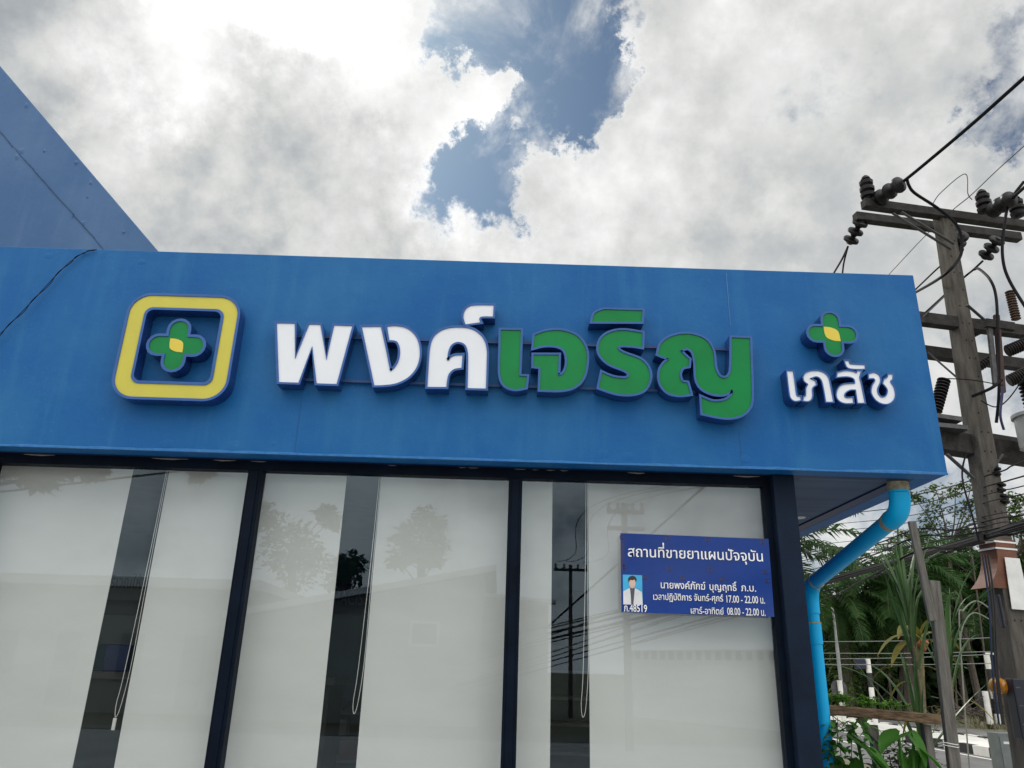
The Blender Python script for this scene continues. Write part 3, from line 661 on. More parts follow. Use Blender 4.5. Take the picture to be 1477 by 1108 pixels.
# ------------------------------------------------------------------ licence plaque on the glass
YP = .150
TL, TR_, BR, BL = at_y(895, 769, YP), at_y(1108.5, 777.5, YP), at_y(1117, 890, YP), at_y(896.5, 883, YP)
pq = thing('licence_plaque', ((TL.x+BR.x)/2, YP, (TL.z+BR.z)/2), 'royal blue licence plaque with white Thai lettering and a portrait, fixed to the glass', 'plaque')
M_PLQ = mat('plaque_blue', (.006, .036, .205), .12, .12, 3, spec=.3)
MB().prism([TL, TR_, BR, BL], (0, .012, 0)).build('board', M_PLQ, pq)
ex = ((TR_-TL)+(BR-BL)).normalized(); ez = Vector((0, 0, 1)); ez = (ez-ex*ez.dot(ex)).normalized()
def P5(x, y): return at_y(880+x/5.908, 750+y/5.907, YP)
M_PTXT = mat('plaque_white', (.80, .80, .80), .4)
for s, x0, x1, yb0, yb1, hgt, bd_ in (("สถานที่ขายยาแผนปัจจุบัน", 152, 1302, 312, 355, .087, .011), ("นายพงค์ภักฆ์", 432, 812, 582, 596, .060, .008), ("บุญฤทธิ์", 848, 1078, 598, 606, .060, .008), ("ภ.บ.", 1116, 1243, 607, 612, .060, .008),
        ("เวลาปฏิบัติการ จันทร์-ศุกร์", 368, 962, 680, 696, .053, .010), ("17.00 - 22.00 น.", 993, 1318, 704, 714, .060, .010),
        ("เสาร์-อาทิตย์", 688, 968, 798, 808, .053, .010), ("08.00 - 22.00 น.", 998, 1324, 809, 819, .060, .010), ("ภ.48519", 117, 314, 780, 787, .060, .010)):
    a, b = P5(x0, yb0), P5(x1, yb1); d = (b-a)
    text_mesh(s, 'lettering', M_PTXT, pq, a, d.normalized(), ez, width=d.length, height=hgt, bold=bd_, proud=.0015)
# small darker squares of the printed pattern
k = MB()
M_MARK = mat('plaque_dark_blue', (.006, .010, .090), .2, coat=.6)
for (x, y) in ((112, 150), (497, 158), (838, 168), (1306, 190), (512, 418), (858, 430), (305, 490), (625, 500), (1330, 445), (1345, 520), (125, 400), (960, 505)):
    p = P5(x, y); h = .013; k = MB()
    for (dx, dz, wx, wz) in ((-h, 0, .008, h), (h*.2, h*.65, h*.8, h*.3), (h*.2, -h*.65, h*.8, h*.3)):
        q = p+ex*dx+ez*dz
        k.add([q-ex*wx-ez*wz+Vector((0, -.0012, 0)), q+ex*wx-ez*wz+Vector((0, -.0012, 0)), q+ex*wx+ez*wz+Vector((0, -.0012, 0)), q-ex*wx+ez*wz+Vector((0, -.0012, 0))], [(0, 1, 2, 3)])
    k.build('pattern_mark', M_MARK, pq, fix=False)
k = MB()
p0, p1 = P5(92, 180), P5(122, 435)
k.add([p0+Vector((0, -.0012, 0)), P5(122, 180)+Vector((0, -.0012, 0)), p1+Vector((0, -.0012, 0)), P5(95, 435)+Vector((0, -.0012, 0))], [(0, 1, 2, 3)])
k.build('pattern_mark', M_MARK, pq, fix=False)
def flat(name, pts, mt_, pr, parent): # a printed patch, points in the plaque's zoom
    return MB().add([P5(x, y)+Vector((0, -pr, 0)) for x, y in pts], [tuple(range(len(pts)))]).build(name, mt_, parent, fix=False)
def ell(cx, cy, rx, ry, n=16): return [(cx+math.cos(2*math.pi*i/n)*rx, cy+math.sin(2*math.pi*i/n)*ry) for i in range(n)]
ph = flat('portrait', [(108, 466), (272, 472), (278, 724), (112, 720)], mat('print_sky_blue', (.045, .36, .62), .3), .0014, pq)
flat('coat', [(112, 720), (112, 610), (150, 588), (172, 580), (208, 582), (232, 592), (270, 615), (278, 724)], mat('print_coat', (.62, .63, .65), .4), .0018, ph)
flat('shirt', [(168, 578), (210, 582), (204, 650), (198, 722), (180, 722), (176, 650)], mat('print_shirt', (.07, .075, .085), .4), .0022, ph)
flat('face', ell(189, 540, 27, 44), mat('print_skin', (.56, .40, .32), .4), .0026, ph)
flat('hair', [(155, 528), (152, 500), (166, 483), (190, 475), (214, 484), (226, 506), (222, 530), (214, 520), (206, 508), (192, 516), (176, 512), (164, 520), (160, 534)], mat('print_hair', (.025, .02, .02), .5), .0030, ph)

# ------------------------------------------------------------------ light blue downpipe
dp0 = at_z(1294, 690, ZB-.002); dp0.y = .25; dp0.x = at_y(1294, 692, .25).x
dp1 = Vector((dp0.x, dp0.y, at_y(1293, 738, dp0.y).z))
Y2 = 2.0; dp2 = at_y(1167, 846, Y2); dp3 = Vector((dp2.x, Y2, 0))
pipe = thing('downpipe', (dp2.x, Y2, 0), 'bright light blue plastic rainwater downpipe bent from the soffit to the wall', 'downpipe')
RP = .057
def bend(a, b, c, r, n=10):
    d1, d2 = (a-b).normalized(), (c-b).normalized(); p, q = b+d1*r, b+d2*r
    return [p*(1-t)**2+b*(2*t*(1-t))+q*t*t for t in [i/n for i in range(n+1)]]
b1 = bend(dp0, dp1, dp2, .12); b2 = bend(dp1, dp2, dp3, .16)
MB().tube([dp0, b1[0]], RP+.004, 24).build('drop', M_PVC, pipe, smooth=True)
MB().tube(b1+[b1[-1]+(dp2-dp1).normalized()*.05], RP+.007, 24).build('elbow', M_PVC, pipe, smooth=True)
MB().tube([b1[-1], b2[0]], RP, 24).build('diagonal_run', M_PVC, pipe, smooth=True)
MB().tube([b2[0]-(dp2-dp1).normalized()*.02]+b2+[b2[-1]+Vector((0, 0, -.06))], RP+.008, 24).build('elbow', M_PVC, pipe, smooth=True)
MB().tube([b2[-1], dp3], RP, 24).build('upright_run', M_PVC, pipe, smooth=True)
MB().tube([b2[-1]+Vector((0, 0, -.14)), b2[-1]+Vector((0, 0, -.30))], RP+.007, 24).build('coupling', M_PVC, pipe, smooth=True)
u = (dp2-dp1).normalized(); e = b1[-1]+u*.05
MB().tube([e-u*.012, e+u*.045], [RP+.0085, RP+.002], 24).build('cement_ring', M_CEM, pipe, smooth=True)
e = b2[0]-u*.02; MB().tube([e-u*.006, e+u*.003], RP+.0095, 24).build('cement_ring', M_CEM, pipe, smooth=True)
e = b2[-1]+Vector((0, 0, -.14)); MB().tube([e, e+Vector((0, 0, .012))], RP+.0092, 24).build('cement_ring', M_CEM, pipe, smooth=True)
MB().tube([dp0+Vector((0, 0, .001)), dp0-Vector((0, 0, .05))], RP+.009, 24).build('cement_ring', M_CEM, pipe, smooth=True)
k = MB()
for i in range(16):
    a = i*math.pi/8; q = dp0+Vector((math.cos(a)*.05, math.sin(a)*.05, -.004)); k.tube2(q, q+Vector((0, 0, .03)), [(0, .012), (.5, .02), (1, .012)], 6)
k.build('mortar_collar', mat('rough_mortar', (.16, .15, .13), .9, .4, 40), pipe)

# ------------------------------------------------------------------ utility pole with its gear
YQ = 3.9
def Q(x, y, dy=0.0): return at_y(x, y, YQ+dy)
pt = Q(1359, 310); pbm = Q(1471, 990)
axis = (pt-pbm).normalized(); pb0 = pbm - axis*(pbm.z/axis.z)
up_ = thing('utility_pole', (pb0.x, pb0.y, 0), 'tall weathered concrete utility pole carrying four crossarms beside the road', 'utility pole')
ARM = Vector((math.sin(rad(80)), math.cos(rad(80)), 0)); ACR = Vector((ARM.y, -ARM.x, 0))   # along the arms, towards the camera
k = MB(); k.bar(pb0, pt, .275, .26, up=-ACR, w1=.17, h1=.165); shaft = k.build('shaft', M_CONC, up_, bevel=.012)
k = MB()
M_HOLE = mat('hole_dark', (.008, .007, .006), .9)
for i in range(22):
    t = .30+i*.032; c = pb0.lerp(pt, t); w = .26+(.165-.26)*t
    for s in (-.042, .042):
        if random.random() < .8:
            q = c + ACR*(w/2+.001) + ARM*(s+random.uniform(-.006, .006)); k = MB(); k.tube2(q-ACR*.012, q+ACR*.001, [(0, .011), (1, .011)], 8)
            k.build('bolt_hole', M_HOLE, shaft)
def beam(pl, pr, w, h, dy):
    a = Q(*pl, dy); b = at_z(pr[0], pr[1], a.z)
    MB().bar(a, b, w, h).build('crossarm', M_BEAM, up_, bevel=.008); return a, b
NEAR, FAR = -.25, .25
t1a, t1b = beam((1245, 294), (1500, 329), .11, .118, NEAR)
t2a, t2b = beam((1233, 313), (1470, 343), .11, .118, FAR)
m1a, m1b = beam((1262, 452), (1500, 482), .12, .15, NEAR)
m2a, m2b = beam((1272, 500), (1500, 530), .12, .15, FAR)
p1a, p1b = beam((1300, 629), (1500, 660), .20, .24, NEAR)
p2a, p2b = beam((1300, 613), (1500, 645), .12, .12, FAR)
def strut(a, b, dy=NEAR, w=.035): MB().bar(Q(*a, dy), Q(*b, dy*.6), w, .012).build('brace', M_STEEL, up_)
strut((1288, 308), (1372, 360), NEAR+.02); strut((1300, 306), (1376, 352), NEAR-.09); strut((1365, 425), (1318, 470), NEAR); strut((1395, 440), (1425, 466), NEAR); strut((1338, 508), (1384, 548), FAR); strut((1365, 655), (1404, 690), NEAR, .045); strut((1447, 655), (1430, 680), NEAR, .045)
def disc_stack(name, p0, p1, n, r, mt=None, neck=.35, parent=None):
    prof = []; 
    for i in range(n):
        a, b = i/n, (i+1)/n; w = b-a
        prof += [(a+.001, r*neck), (a+w*.12, r*.45), (a+w*.22, r*.9), (a+w*.36, r), (a+w*.58, r*.97), (a+w*.72, r*.55), (a+w*.9, r*neck)]
    k = MB(); k.tube2(Vector(p0), Vector(p1), prof, 18); return k.build(name, mt or M_PORC, parent or up_, smooth=True)
def pin(x, y0, y1, dy):  # upright pin insulator
    a, b = Q(x, y1, dy), Q(x, y0, dy); b = Vector((a.x, a.y, b.z))
    k = MB(); k.tube2(a, b, [(0, .03), (.08, .05), (.1, .085), (.22, .09), (.3, .06), (.36, .088), (.48, .09), (.56, .06), (.62, .08), (.74, .084), (.8, .045), (.84, .06), (.92, .05), (1, .02)], 18)
    k.build('pin_insulator', M_PORC, up_, smooth=True)
pin(1253, 254, 288, NEAR); pin(1422, 274, 308, NEAR); pin(1470, 283, 314, NEAR)
for (a, b, da, db) in (((1266, 288), (1303, 262), NEAR, NEAR-.42), ((1428, 306), (1462, 284), NEAR, NEAR-.42)):
    disc_stack('strain_insulator', Q(*a, da), Q(*b, db), 3, .105)
for (a, b, da, db) in (((1243, 317), (1224, 353), FAR, FAR+.30), ((1441, 343), (1418, 374), FAR, FAR+.30), ((1387, 337), (1376, 364), FAR, FAR+.30)):
    disc_stack('strain_insulator', Q(*a, da), Q(*b, db), 3, .105)
# surge arresters and fuse cut-outs
disc_stack('arrester', Q(1349, 594, -.1), Q(1362, 547, -.1), 11, .075, M_PORC, .55)
disc_stack('arrester', Q(1456, 420, -.1), Q(1466, 462, -.1), 12, .055, mat('brown_polymer', (.075, .045, .032), .5), .6)
for (a, b) in (((1500, 487), (1452, 507)), ((1502, 528), (1455, 550)), ((1380, 492), (1420, 472)), ((1386, 546), (1432, 516))):
    disc_stack('fuse_cutout', Q(*a, -.35 if a[0] > 1450 else .22), Q(*b, -.25 if a[0] > 1450 else .12), 14, .075 if a[0] > 1450 else .06, M_GREYINS, .8)
MB().bar(Q(1426, 462, -.3), Q(1436, 556, -.3), .05, .04, up=(0, -1, 0)).build('bracket', M_STEEL, up_)
MB().bar(Q(1437, 455, -.32), Q(1446, 566, -.32), .06, .04, up=(0, -1, 0)).build('bracket', mat('dark_rust', (.045, .020, .016), .7, .3, 9), up_)
MB().bar(Q(1421, 466, -.32), Q(1462, 472, -.32), .06, .10, up=(0, 0, 1)).build('bracket', M_BEAM, up_)
for (x0, y0, x1, y1) in ((1358, 618, 1386, 622), (1350, 604, 1378, 610)): MB().bar(Q(x0-14, y0, -.15), Q(x1, y1, -.15), .30, .05).build('support_plate', M_STEEL, up_)
for (x, y) in ((1437, 678), (1444, 701), (1449, 718)): disc_stack('spool_insulator', Q(x, y+9, -.1), Q(x, y-6, -.1), 2, .05)
# flared red-brown climbing guard, straps and painted band
def on_shaft(y):
    best = min((abs((CAMPROJ(pb0.lerp(pt, i/400))[1])-y), i/400) for i in range(401)); return pb0.lerp(pt, best[1]), .26+(.165-.26)*best[1]
def CAMPROJ(P):
    d = Vector(P)-CAM; z = d.dot(FW); return PW/2+F_PX*d.dot(RT)/z, PH/2-F_PX*d.dot(UP)/z
ga, wa = on_shaft(781); gb, wb = on_shaft(851)
prof = []
for i in range(11):
    t = i/10; prof.append((ga.lerp(gb, t), .5*(wa+.02)+.19*max(0, (t-.25)/.75)**2.4))
k = MB(); vs = []
for c, r in prof:
    hw = .5*(wa+.022)
    for sx, sy in ((-1, 1), (1, 1), (1, -1), (-1, -1)): vs.append(c + ARM*(sx*r) + ACR*(sy*hw))
k.add(vs, [(i*4+j, i*4+(j+1) % 4, (i+1)*4+(j+1) % 4, (i+1)*4+j) for i in range(10) for j in range(4)])
k.build('climbing_guard', M_RUST, up_)
def collar(y0, y1, grow, name, mt_):
    a, w0 = on_shaft(y0); b, w1 = on_shaft(y1); k = MB(); k.bar(b, a, w1+.02+grow, w1+grow, up=-ACR, w1=w0+.02+grow, h1=w0+grow); return k.build(name, mt_, up_)
ha, _w = on_shaft(807); hb, wb_ = on_shaft(881)
MB().bar(hb+ACR*(wb_/2+.032)+ARM*.035, ha+ACR*(wb_/2+.028)+ARM*.035, .225, .006, up=-ACR, w1=.185).build('painted_plate', M_WPLATE, up_, bevel=.002)
for y in (783, 793): collar(y, y+2.2, .032, 'strap', M_WPLATE)
# service cables running down the pole
for i, (x0, x1, c) in enumerate(((1417, 1441, (.006, .016, .050)), (1421, 1446, (.012, .012, .014)), (1425, 1448, (.012, .012, .014)))):
    a, b = Q(x0, 800, -.26), Q(x1, 1045, -.28)
    MB().tube(catmull([a, a.lerp(b, .3)+Vector((.02, 0, 0)), a.lerp(b, .7)-Vector((.012, 0, 0)), b], 6), .010, 8).build('down_cable', mat('down_cable_%d' % i, c, .5), up_, smooth=True)
# transformer on the platform
tq = Q(1499, 628, -.05)
tf = thing('transformer', (tq.x, tq.y, Q(1484, 645, -.05).z), 'pale grey transformer on the pole platform, cut by the right edge of the photo', 'transformer')
zb_ = Q(1484, 645, -.05).z
k = MB(); k.tube2(Vector((tq.x, tq.y, zb_)), Vector((tq.x, tq.y, zb_+.40)), [(0, .22), (.9, .22), (.905, .245), (1, .245)], 20); k.build('tank', mat('transformer_grey', (.30, .31, .31), .45), tf, smooth=True)
a = Vector((tq.x-.09, tq.y-.10, zb_+.40)); disc_stack('bushing', a, a+Vector((-.03, 0, .46)), 10, .075, M_PORC, .5, tf)
# meter boxes and warning lamp on the pole
for (x0, y0, x1, y1, lab, d) in ((1447, 978, 1486, 1066, 'black meter enclosure strapped to the lower part of the utility pole', .14), (1434, 858, 1447, 906, 'small black junction box on the utility pole below the white band', .06)):
    a, b = Q(x0, y0, -.20), Q(x1, y1, -.20)
    e = thing('meter_box', ((a.x+b.x)/2, a.y, b.z), lab, 'meter box')
    MB().box(a.x, b.x, a.y-d, a.y, b.z, a.z).build('enclosure', mat('meter_black', (.012, .014, .024), .35), e, bevel=.012)
    for i in range(3):
        zz = a.z-(a.z-b.z)*(.15+.3*i); MB().box(a.x+.02, a.x+(b.x-a.x)*.4, a.y-d-.004, a.y-d+.002, zz-.008, zz+.004).build('latch', M_STEEL, e)
a = Q(1443, 990, -.16)
wl = thing('warning_lamp', (a.x, a.y, a.z-.12), 'round amber warning lamp fixed to the side of the utility pole', 'lamp')
k = MB(); k.tube2(a+ACR*.09, a-ACR*.02, [(0, .03), (.2, .06), (.6, .075), (1, .08)], 18); k.build('lens', mat('amber_lens', (.42, .17, .010), .25, .1, 20, coat=.4), wl, smooth=True)
k = MB(); k.tube2(a-ACR*.021, a-ACR*.07, [(0, .09), (1, .08)], 18); k.build('housing', mat('lamp_yellow_housing', (.30, .16, .01), .5), wl, smooth=True)
MB().tube([a+Vector((0, 0, .08)), a+Vector((.01, 0, .16))], .010, 8).build('stem', M_STEEL, wl)

# ------------------------------------------------------------------ power lines and cables
def cable(pts, r, lab, cat='cable', group=None, mt_=None, n=8, name='power_cable'):
    P = [at_y(*q) for q in pts]
    if pts[-1][0] >= 1499 or tuple(pts[-1][:2]) in ((1198, 402), (1214, 404), (1330, 455), (1318, 420), (1285, 393), (1290, 438)):   # runs on to the next support
        d = (P[-1]-P[-2]).normalized(); P += [P[-1]+d*3.5, P[-1]+d*(16 if pts[-1][0] >= 1499 else 6)+Vector((0, 0, .3))]
    if pts[0][0] >= 1499:
        d = (P[0]-P[1]).normalized(); P = [P[0]+d*16, P[0]+d*3.5]+P
    return tag(MB().tube(catmull(P, n), r, 7).build(name, mt_ or M_BLACK, None, smooth=True), lab, cat, group)
N_ = YQ+NEAR; F_ = YQ+FAR
cable([(1304, 261, N_-.42), (1330, 240, N_-.75), (1400, 181, N_-1.5), (1500, 92, N_-2.4)], .020, 'thick black conductor rising from the left strain insulator to the top right corner', 'power line')
cable([(1461, 286, N_-.42), (1470, 277, N_-.6), (1510, 243, N_-1.4)], .020, 'thick black conductor leaving the right strain insulator at the right edge', 'power line')
cable([(1308, 258, N_-.45), (1311, 268, N_-.42), (1320, 279, N_-.3), (1352, 300, N_-.12), (1378, 322, N_-.12), (1387, 345, N_-.1), (1384, 372, N_-.1), (1360, 398, N_-.05), (1322, 421, F_+1.0), (1290, 438, F_+2.4)], .019, 'thick black jumper looping across the top of the utility pole', 'cable')
cable([(1223, 356, F_+.32), (1214, 375, F_+.9), (1198, 402, F_+2.0)], .014, 'black line dropping from the left hanging insulator, left strand of two', 'power line')
cable([(1223, 356, F_+.32), (1217, 380, F_+.8), (1214, 404, F_+1.4)], .012, 'black line dropping from the left hanging insulator, right strand of two', 'power line')
cable([(1418, 376, F_+.3), (1403, 390, F_+.4), (1385, 405, F_+.5), (1330, 455, F_+2.6)], .014, 'black line leaving the right hanging insulator behind the pole', 'power line')
cable([(1405, 389, F_+.35), (1412, 388, F_+.2), (1427, 402, N_), (1436, 425, N_-.15), (1439, 470, N_-.2), (1441, 560, N_-.2), (1437, 610, N_-.1)], .017, 'black cable arching right of the pole and down to the platform', 'cable')
cable([(1477, 262, N_-.4), (1456, 292, N_-.3), (1448, 330, N_-.3), (1446, 370, N_-.3), (1456, 405, N_-.3), (1490, 460, N_-.4)], .018, 'black jumper hanging past the right ends of the top crossarms', 'cable')
cable([(1374, 372, F_+.3), (1355, 385, F_+.8), (1318, 420, F_+2.0)], .012, 'black line from the middle hanging insulator going down to the left', 'power line')
cable([(1500, 190, N_-1.4), (1440, 244, N_-.8), (1400, 282, N_-.3), (1372, 305, N_), (1330, 345, F_+1), (1285, 393, F_+3)], .006, 'thin grey earth wire crossing diagonally over the top crossarms', 'power line', None, M_STEEL)
cable([(1346, 293, N_-.05), (1358, 277, N_-.1), (1392, 251, N_-.15), (1396, 279, N_-.15), (1402, 288, N_-.1)], .006, 'thin bent wire standing above the top crossarm', 'wire', None, M_STEEL)
cable([(1402, 572, N_-.15), (1430, 560, N_-.3), (1445, 548, N_-.3)], .018, 'short black lead from the pole to the lower fuse cut-out', 'cable')
cable([(1362, 546, -.1+YQ), (1400, 548, N_-.2), (1447, 556, N_-.3)], .006, 'thin wire from the arrester tip across the pole', 'wire')
cable([(1415, 578, N_-.1), (1436, 587, N_-.2), (1455, 575, N_-.3), (1480, 540, N_-.4)], .007, 'thin wire sagging under the fuse cut-outs', 'wire')
cable([(1448, 620, N_-.2), (1443, 600, N_-.25), (1445, 575, N_-.28), (1447, 558, N_-.3)], .014, 'dark blue lead rising from the transformer side', 'cable', None, mat('blue_sheath', (.02, .025, .08), .5))
cable([(1393, 655, N_), (1388, 690, N_-.05), (1404, 750, N_-.2), (1412, 780, N_-.25)], .010, 'black wire hanging down the left side of the pole below the platform', 'wire')
lines = [((1120, 745), 686, (1500, 656), 'uppermost thin'), ((1120, 757), 701, (1500, 680), 'second highest thin'), ((1120, 770), 713, (1500, 695), 'third highest thin'), ((1120, 781), 724, (1500, 707), 'fourth highest thin'),
         ((1120, 797), 744, (1500, 733), 'thin fifth'), ((1120, 806), 751, (1500, 738), 'thin sixth'), ((1120, 820), 758, (1500, 748), 'thin seventh')]
for i, (l_, pm, r_2, nm_) in enumerate(lines):
    s = random.uniform(4, 9); xm = 1300; ym = (l_[1]+pm)/2+s
    cable([(l_[0]-160, l_[1]+46, 30), (*l_, 17), (xm, ym-2, 8.5), (1424, pm, YQ-.22), (1460, (pm+r_2[1])/2+1, YQ-1.0), (r_2[0], r_2[1], YQ-1.9)], random.choice((.006, .008, .009)), '%s line running past the utility pole above the thick cable bundle' % nm_, 'power line', 'roadside lines below the platform')
for i, (l_, m_, r_2) in enumerate((((1170, 806), (1419, 766), (1500, 742)), ((1170, 829), (1419, 769), (1500, 753)), ((1170, 858), (1418, 779), (1500, 760)), ((1170, 800), (1320, 764), (1422, 760)), ((1170, 822), (1320, 775), (1422, 766)), ((1170, 870), (1322, 795), (1420, 783)))):
    s = random.uniform(3, 7)
    cable([(l_[0]-150, l_[1]+42, 30), (*l_, 15), ((l_[0]+m_[0])/2, (l_[1]+m_[1])/2+s, 8.5 if m_[0] > 1400 else 5), (*m_, YQ-.25 if m_[0] > 1400 else 2.5), ((m_[0]+r_2[0])/2, (m_[1]+r_2[1])/2+s*.5, YQ-.8 if m_[0] > 1400 else 3.1), (*r_2, YQ-1.6 if m_[0] > 1400 else YQ-.25)], (.010, .008, .012, .007, .008, .010)[i],
          ('slack dark line just above the heavy bundle', 'dark line hugging the top of the heavy bundle', 'dark line hanging just under the heavy bundle', 'upper line tied to the top of the wooden post', 'lower line tied near the top of the wooden post', 'lowest slack line passing in front of the wooden post')[i], 'power line', 'tangled lines around the bundle')
for i in range(4):
    dy = (0, 3.0, -2.5, 5)[i]
    cable([(980, 902+dy, 34), (1165, 846+dy, 15), (1300, 808+dy*.8, 7.5), (1419, 774+dy*.6, YQ-.27-.01*i), (1450, 764+dy, YQ-.9), (1500, 749+dy*1.4, YQ-1.7)], (.023, .018, .016, .013)[i], ('thickest black cable of the heavy bundle crossing the pole', 'upper lying lower black cable of the heavy bundle', 'upper black cable of the heavy bundle crossing the pole', 'lowest black cable of the heavy bundle crossing the pole')[i].replace('upper lying lower', 'second lowest'), 'cable', 'heavy cable bundle')
c = Q(1419, 774, -.3); k = MB(); k.bar(c-ARM*.10, c+ARM*.10, .05, .09); tag(k.build('cable_clamp', M_STEEL, None, bevel=.008), 'small steel clamp holding the heavy cable bundle on the pole', 'clamp')
for i, (y0, y1) in enumerate(((925, 920), (941, 940), (950, 944), (957, 957))):
    cable([(1150, y0+1, 20), (1300, (y0+y1)/2+2, 19), (1430, y1, 18)], .010, ('highest pale', 'second pale', 'third pale', 'lowest pale')[i]+' thin line strung low across the roadside trees', 'power line', 'low pale lines before the trees', mat('pale_wire', (.20, .21, .20), .5))

# ------------------------------------------------------------------ weathered post, plank shelf and near plants
YW = 2.4
a, b, c_, d_ = at_y(1316, 752, YW), at_y(1338, 893, YW), at_y(1340, 850, YW+.06), at_y(1374, 1112, YW+.06)
wp = thing('wooden_post', (d_.x, YW, 0), 'grey weathered timber post pieced from two overlapping planks, left of the utility pole', 'post')
dn = (d_-c_).normalized(); foot = d_ + dn*(d_.z/-dn.z)
MB().bar(at_y(1346, 838, YW+.05), foot, .100, .055, up=(0, -1, 0)).build('lower_plank', M_WOOD, wp, bevel=.006)
MB().bar(at_y(1315, 752, YW-.03), at_y(1345, 896, YW-.03), .068, .036, up=(0, -1, 0)).build('upper_plank', M_WOOD, wp, bevel=.006)
e1 = at_y(1368, 1076, YW+.06); k = MB()
for z in (0, .02): k.tube(catmull([e1+Vector((math.cos(t)*.085, math.sin(t)*.05, z+.008*math.sin(2*t))) for t in [i*math.pi/4 for i in range(8)]], 4, True)+[e1+Vector((.085, 0, z))], .004, 5)
k.build('binding_wire', M_WPLATE, wp)
YK = 2.2
a, b = at_y(1180, 1022, YK), at_y(1346, 1037, YK)
sh = thing('plank_shelf', ((a.x+b.x)/2, YK, 0), 'rough brown plank shelf on thin posts with seedlings growing along it', 'plant shelf')
k = MB(); k.bar(a, b, .26, .075); k.build('plank', M_PLANK, sh, bevel=.010)
for x in (1258, 1334): q = at_y(x, 1040, YK+.03); MB().bar((q.x, q.y, 0), (q.x, q.y, q.z-.03), .06, .06).build('leg', M_WOOD, sh)
p = at_y(1238, 1036, YK-.02); q = at_y(1278, 1078, YK-.02); MB().bar(p, q, .05, .03, up=(0, -1, 0)).build('brace', M_WOOD, sh)

def leaf(mb, p, d, up, L, W, droop=.3, fold=.12, n=5):
    """one blade: starts at p along d, widest in the middle, drooping"""
    d = Vector(d).normalized(); s = d.cross(Vector(up)); s = s.normalized() if s.length > 1e-4 else d.orthogonal().normalized(); u = s.cross(d)
    vs = []; c = Vector(p); st = L/n
    for i in range(n+1):
        t = i/n; w = W*.5*math.sin(math.pi*min(1, .06+t*.94))**.8*(1-.25*t) if i < n else .001
        vs += [c - s*w + u*(fold*w), c, c + s*w + u*(fold*w)]
        dd = (d - Vector((0, 0, 1))*(droop*t*1.6)).normalized(); c = c + dd*st
    mb.add(vs, [(i*3+j, i*3+j+1, i*3+j+4, i*3+j+3) for i in range(n) for j in (0, 1)])
def rv(): 
    while True:
        v = Vector((random.uniform(-1, 1), random.uniform(-1, 1), random.uniform(-1, 1)))
        if .01 < v.length < 1: return v
def kites(mb, c, r, n, s, sq=.8, flat_=.5):
    for _ in range(n):
        v = rv(); p = Vector(c)+Vector((v.x*r, v.y*r, v.z*r*sq)); d = rv().normalized(); d.z = d.z*flat_-.15; d.normalize(); w = d.cross(Vector((random.uniform(-.5, .5), random.uniform(-.5, .5), 1))).normalized()
        L = s*random.uniform(.6, 1.2); W = L*.28
        mb.add([p, p+d*L*.45+w*W, p+d*L, p+d*L*.45-w*W], [(0, 1, 2, 3)])
# seedlings on the shelf
k = MB(); st = MB()
for i in range(70):
    t = random.uniform(.02, .78); p = a.lerp(b, t)+Vector((0, random.uniform(-.10, .10), .04)); h = random.uniform(.03, .10)*(1.1-.5*t)
    st.tube([p, p+Vector((random.uniform(-.02, .02), 0, h))], .002, 4)
    for j in range(5): an = random.uniform(0, 6.28); leaf(k, p+Vector((0, 0, h*random.uniform(.5, 1))), (math.cos(an), math.sin(an), .5), (0, 0, 1), random.uniform(.04, .08), .03, .5, .2, 3)
sd = thing('seedling_row', ((a.x+b.x)/2, YK, a.z+.04), 'bright green row of small seedlings on top of the rough plank', 'seedlings')
k.build('foliage', M_LIME, sd, fix=False); st.build('stem', M_LIME, sd, fix=False)

def cane(px, py_top, py_base, px_base, Y, n, lab, hw, seed, Lmul=1.0):
    random.seed(seed)
    top, base = at_y(px, py_top, Y), at_y(px_base, py_base, Y); base0 = Vector((base.x, Y, 0))
    t = thing('cane_plant', (base0.x, Y, 0), lab, 'plant', 'tall cane plants by the wooden post')
    mid = base0.lerp(top, .62)
    MB().tube(catmull([base0, base0.lerp(top, .3)+Vector((.02, 0, 0)), mid], 6), [.022]*12+[.016], 8).build('stem', mat('cane_stem', (.12, .11, .055), .6, .3, 10, stretch=(1, 1, 12)), t, smooth=True)
    k = MB(); L0 = (top-mid).length
    for i in range(n):
        p = base0.lerp(top, random.uniform(.50, .72)); an = random.uniform(0, 6.28); el = random.uniform(.9, 3.2)
        leaf(k, p, (math.cos(an)*hw, math.sin(an)*hw, el), (math.cos(an), math.sin(an), -.2), L0*random.uniform(.55, 1.1)*Lmul, random.uniform(.030, .060), random.uniform(.02, .85), .4, 9)
    k.build('foliage', M_CANE, t, fix=False)
    k = MB()
    for i in range(5):
        p = base0.lerp(top, random.uniform(.40, .60)); an = random.uniform(0, 6.28)
        leaf(k, p, (math.cos(an), math.sin(an), .4), (0, 0, 1), L0*.5, .03, 1.3, .3, 7)
    k.build('dead_leaf', M_YLEAF, t, fix=False)
cane(1292, 735, 1090, 1332, 2.75, 19, 'tall cane plant with spiky upright leaves left of the wooden post', .42, 3, .85)
cane(1366, 815, 1085, 1352, 3.1, 17, 'shorter cane plant with upright leaves between the wooden post and utility pole', .42, 5, .85)
cane(1318, 970, 1090, 1326, 2.9, 12, 'short cane shoot with drooping leaves behind the plank shelf', .9, 8, 1.6)

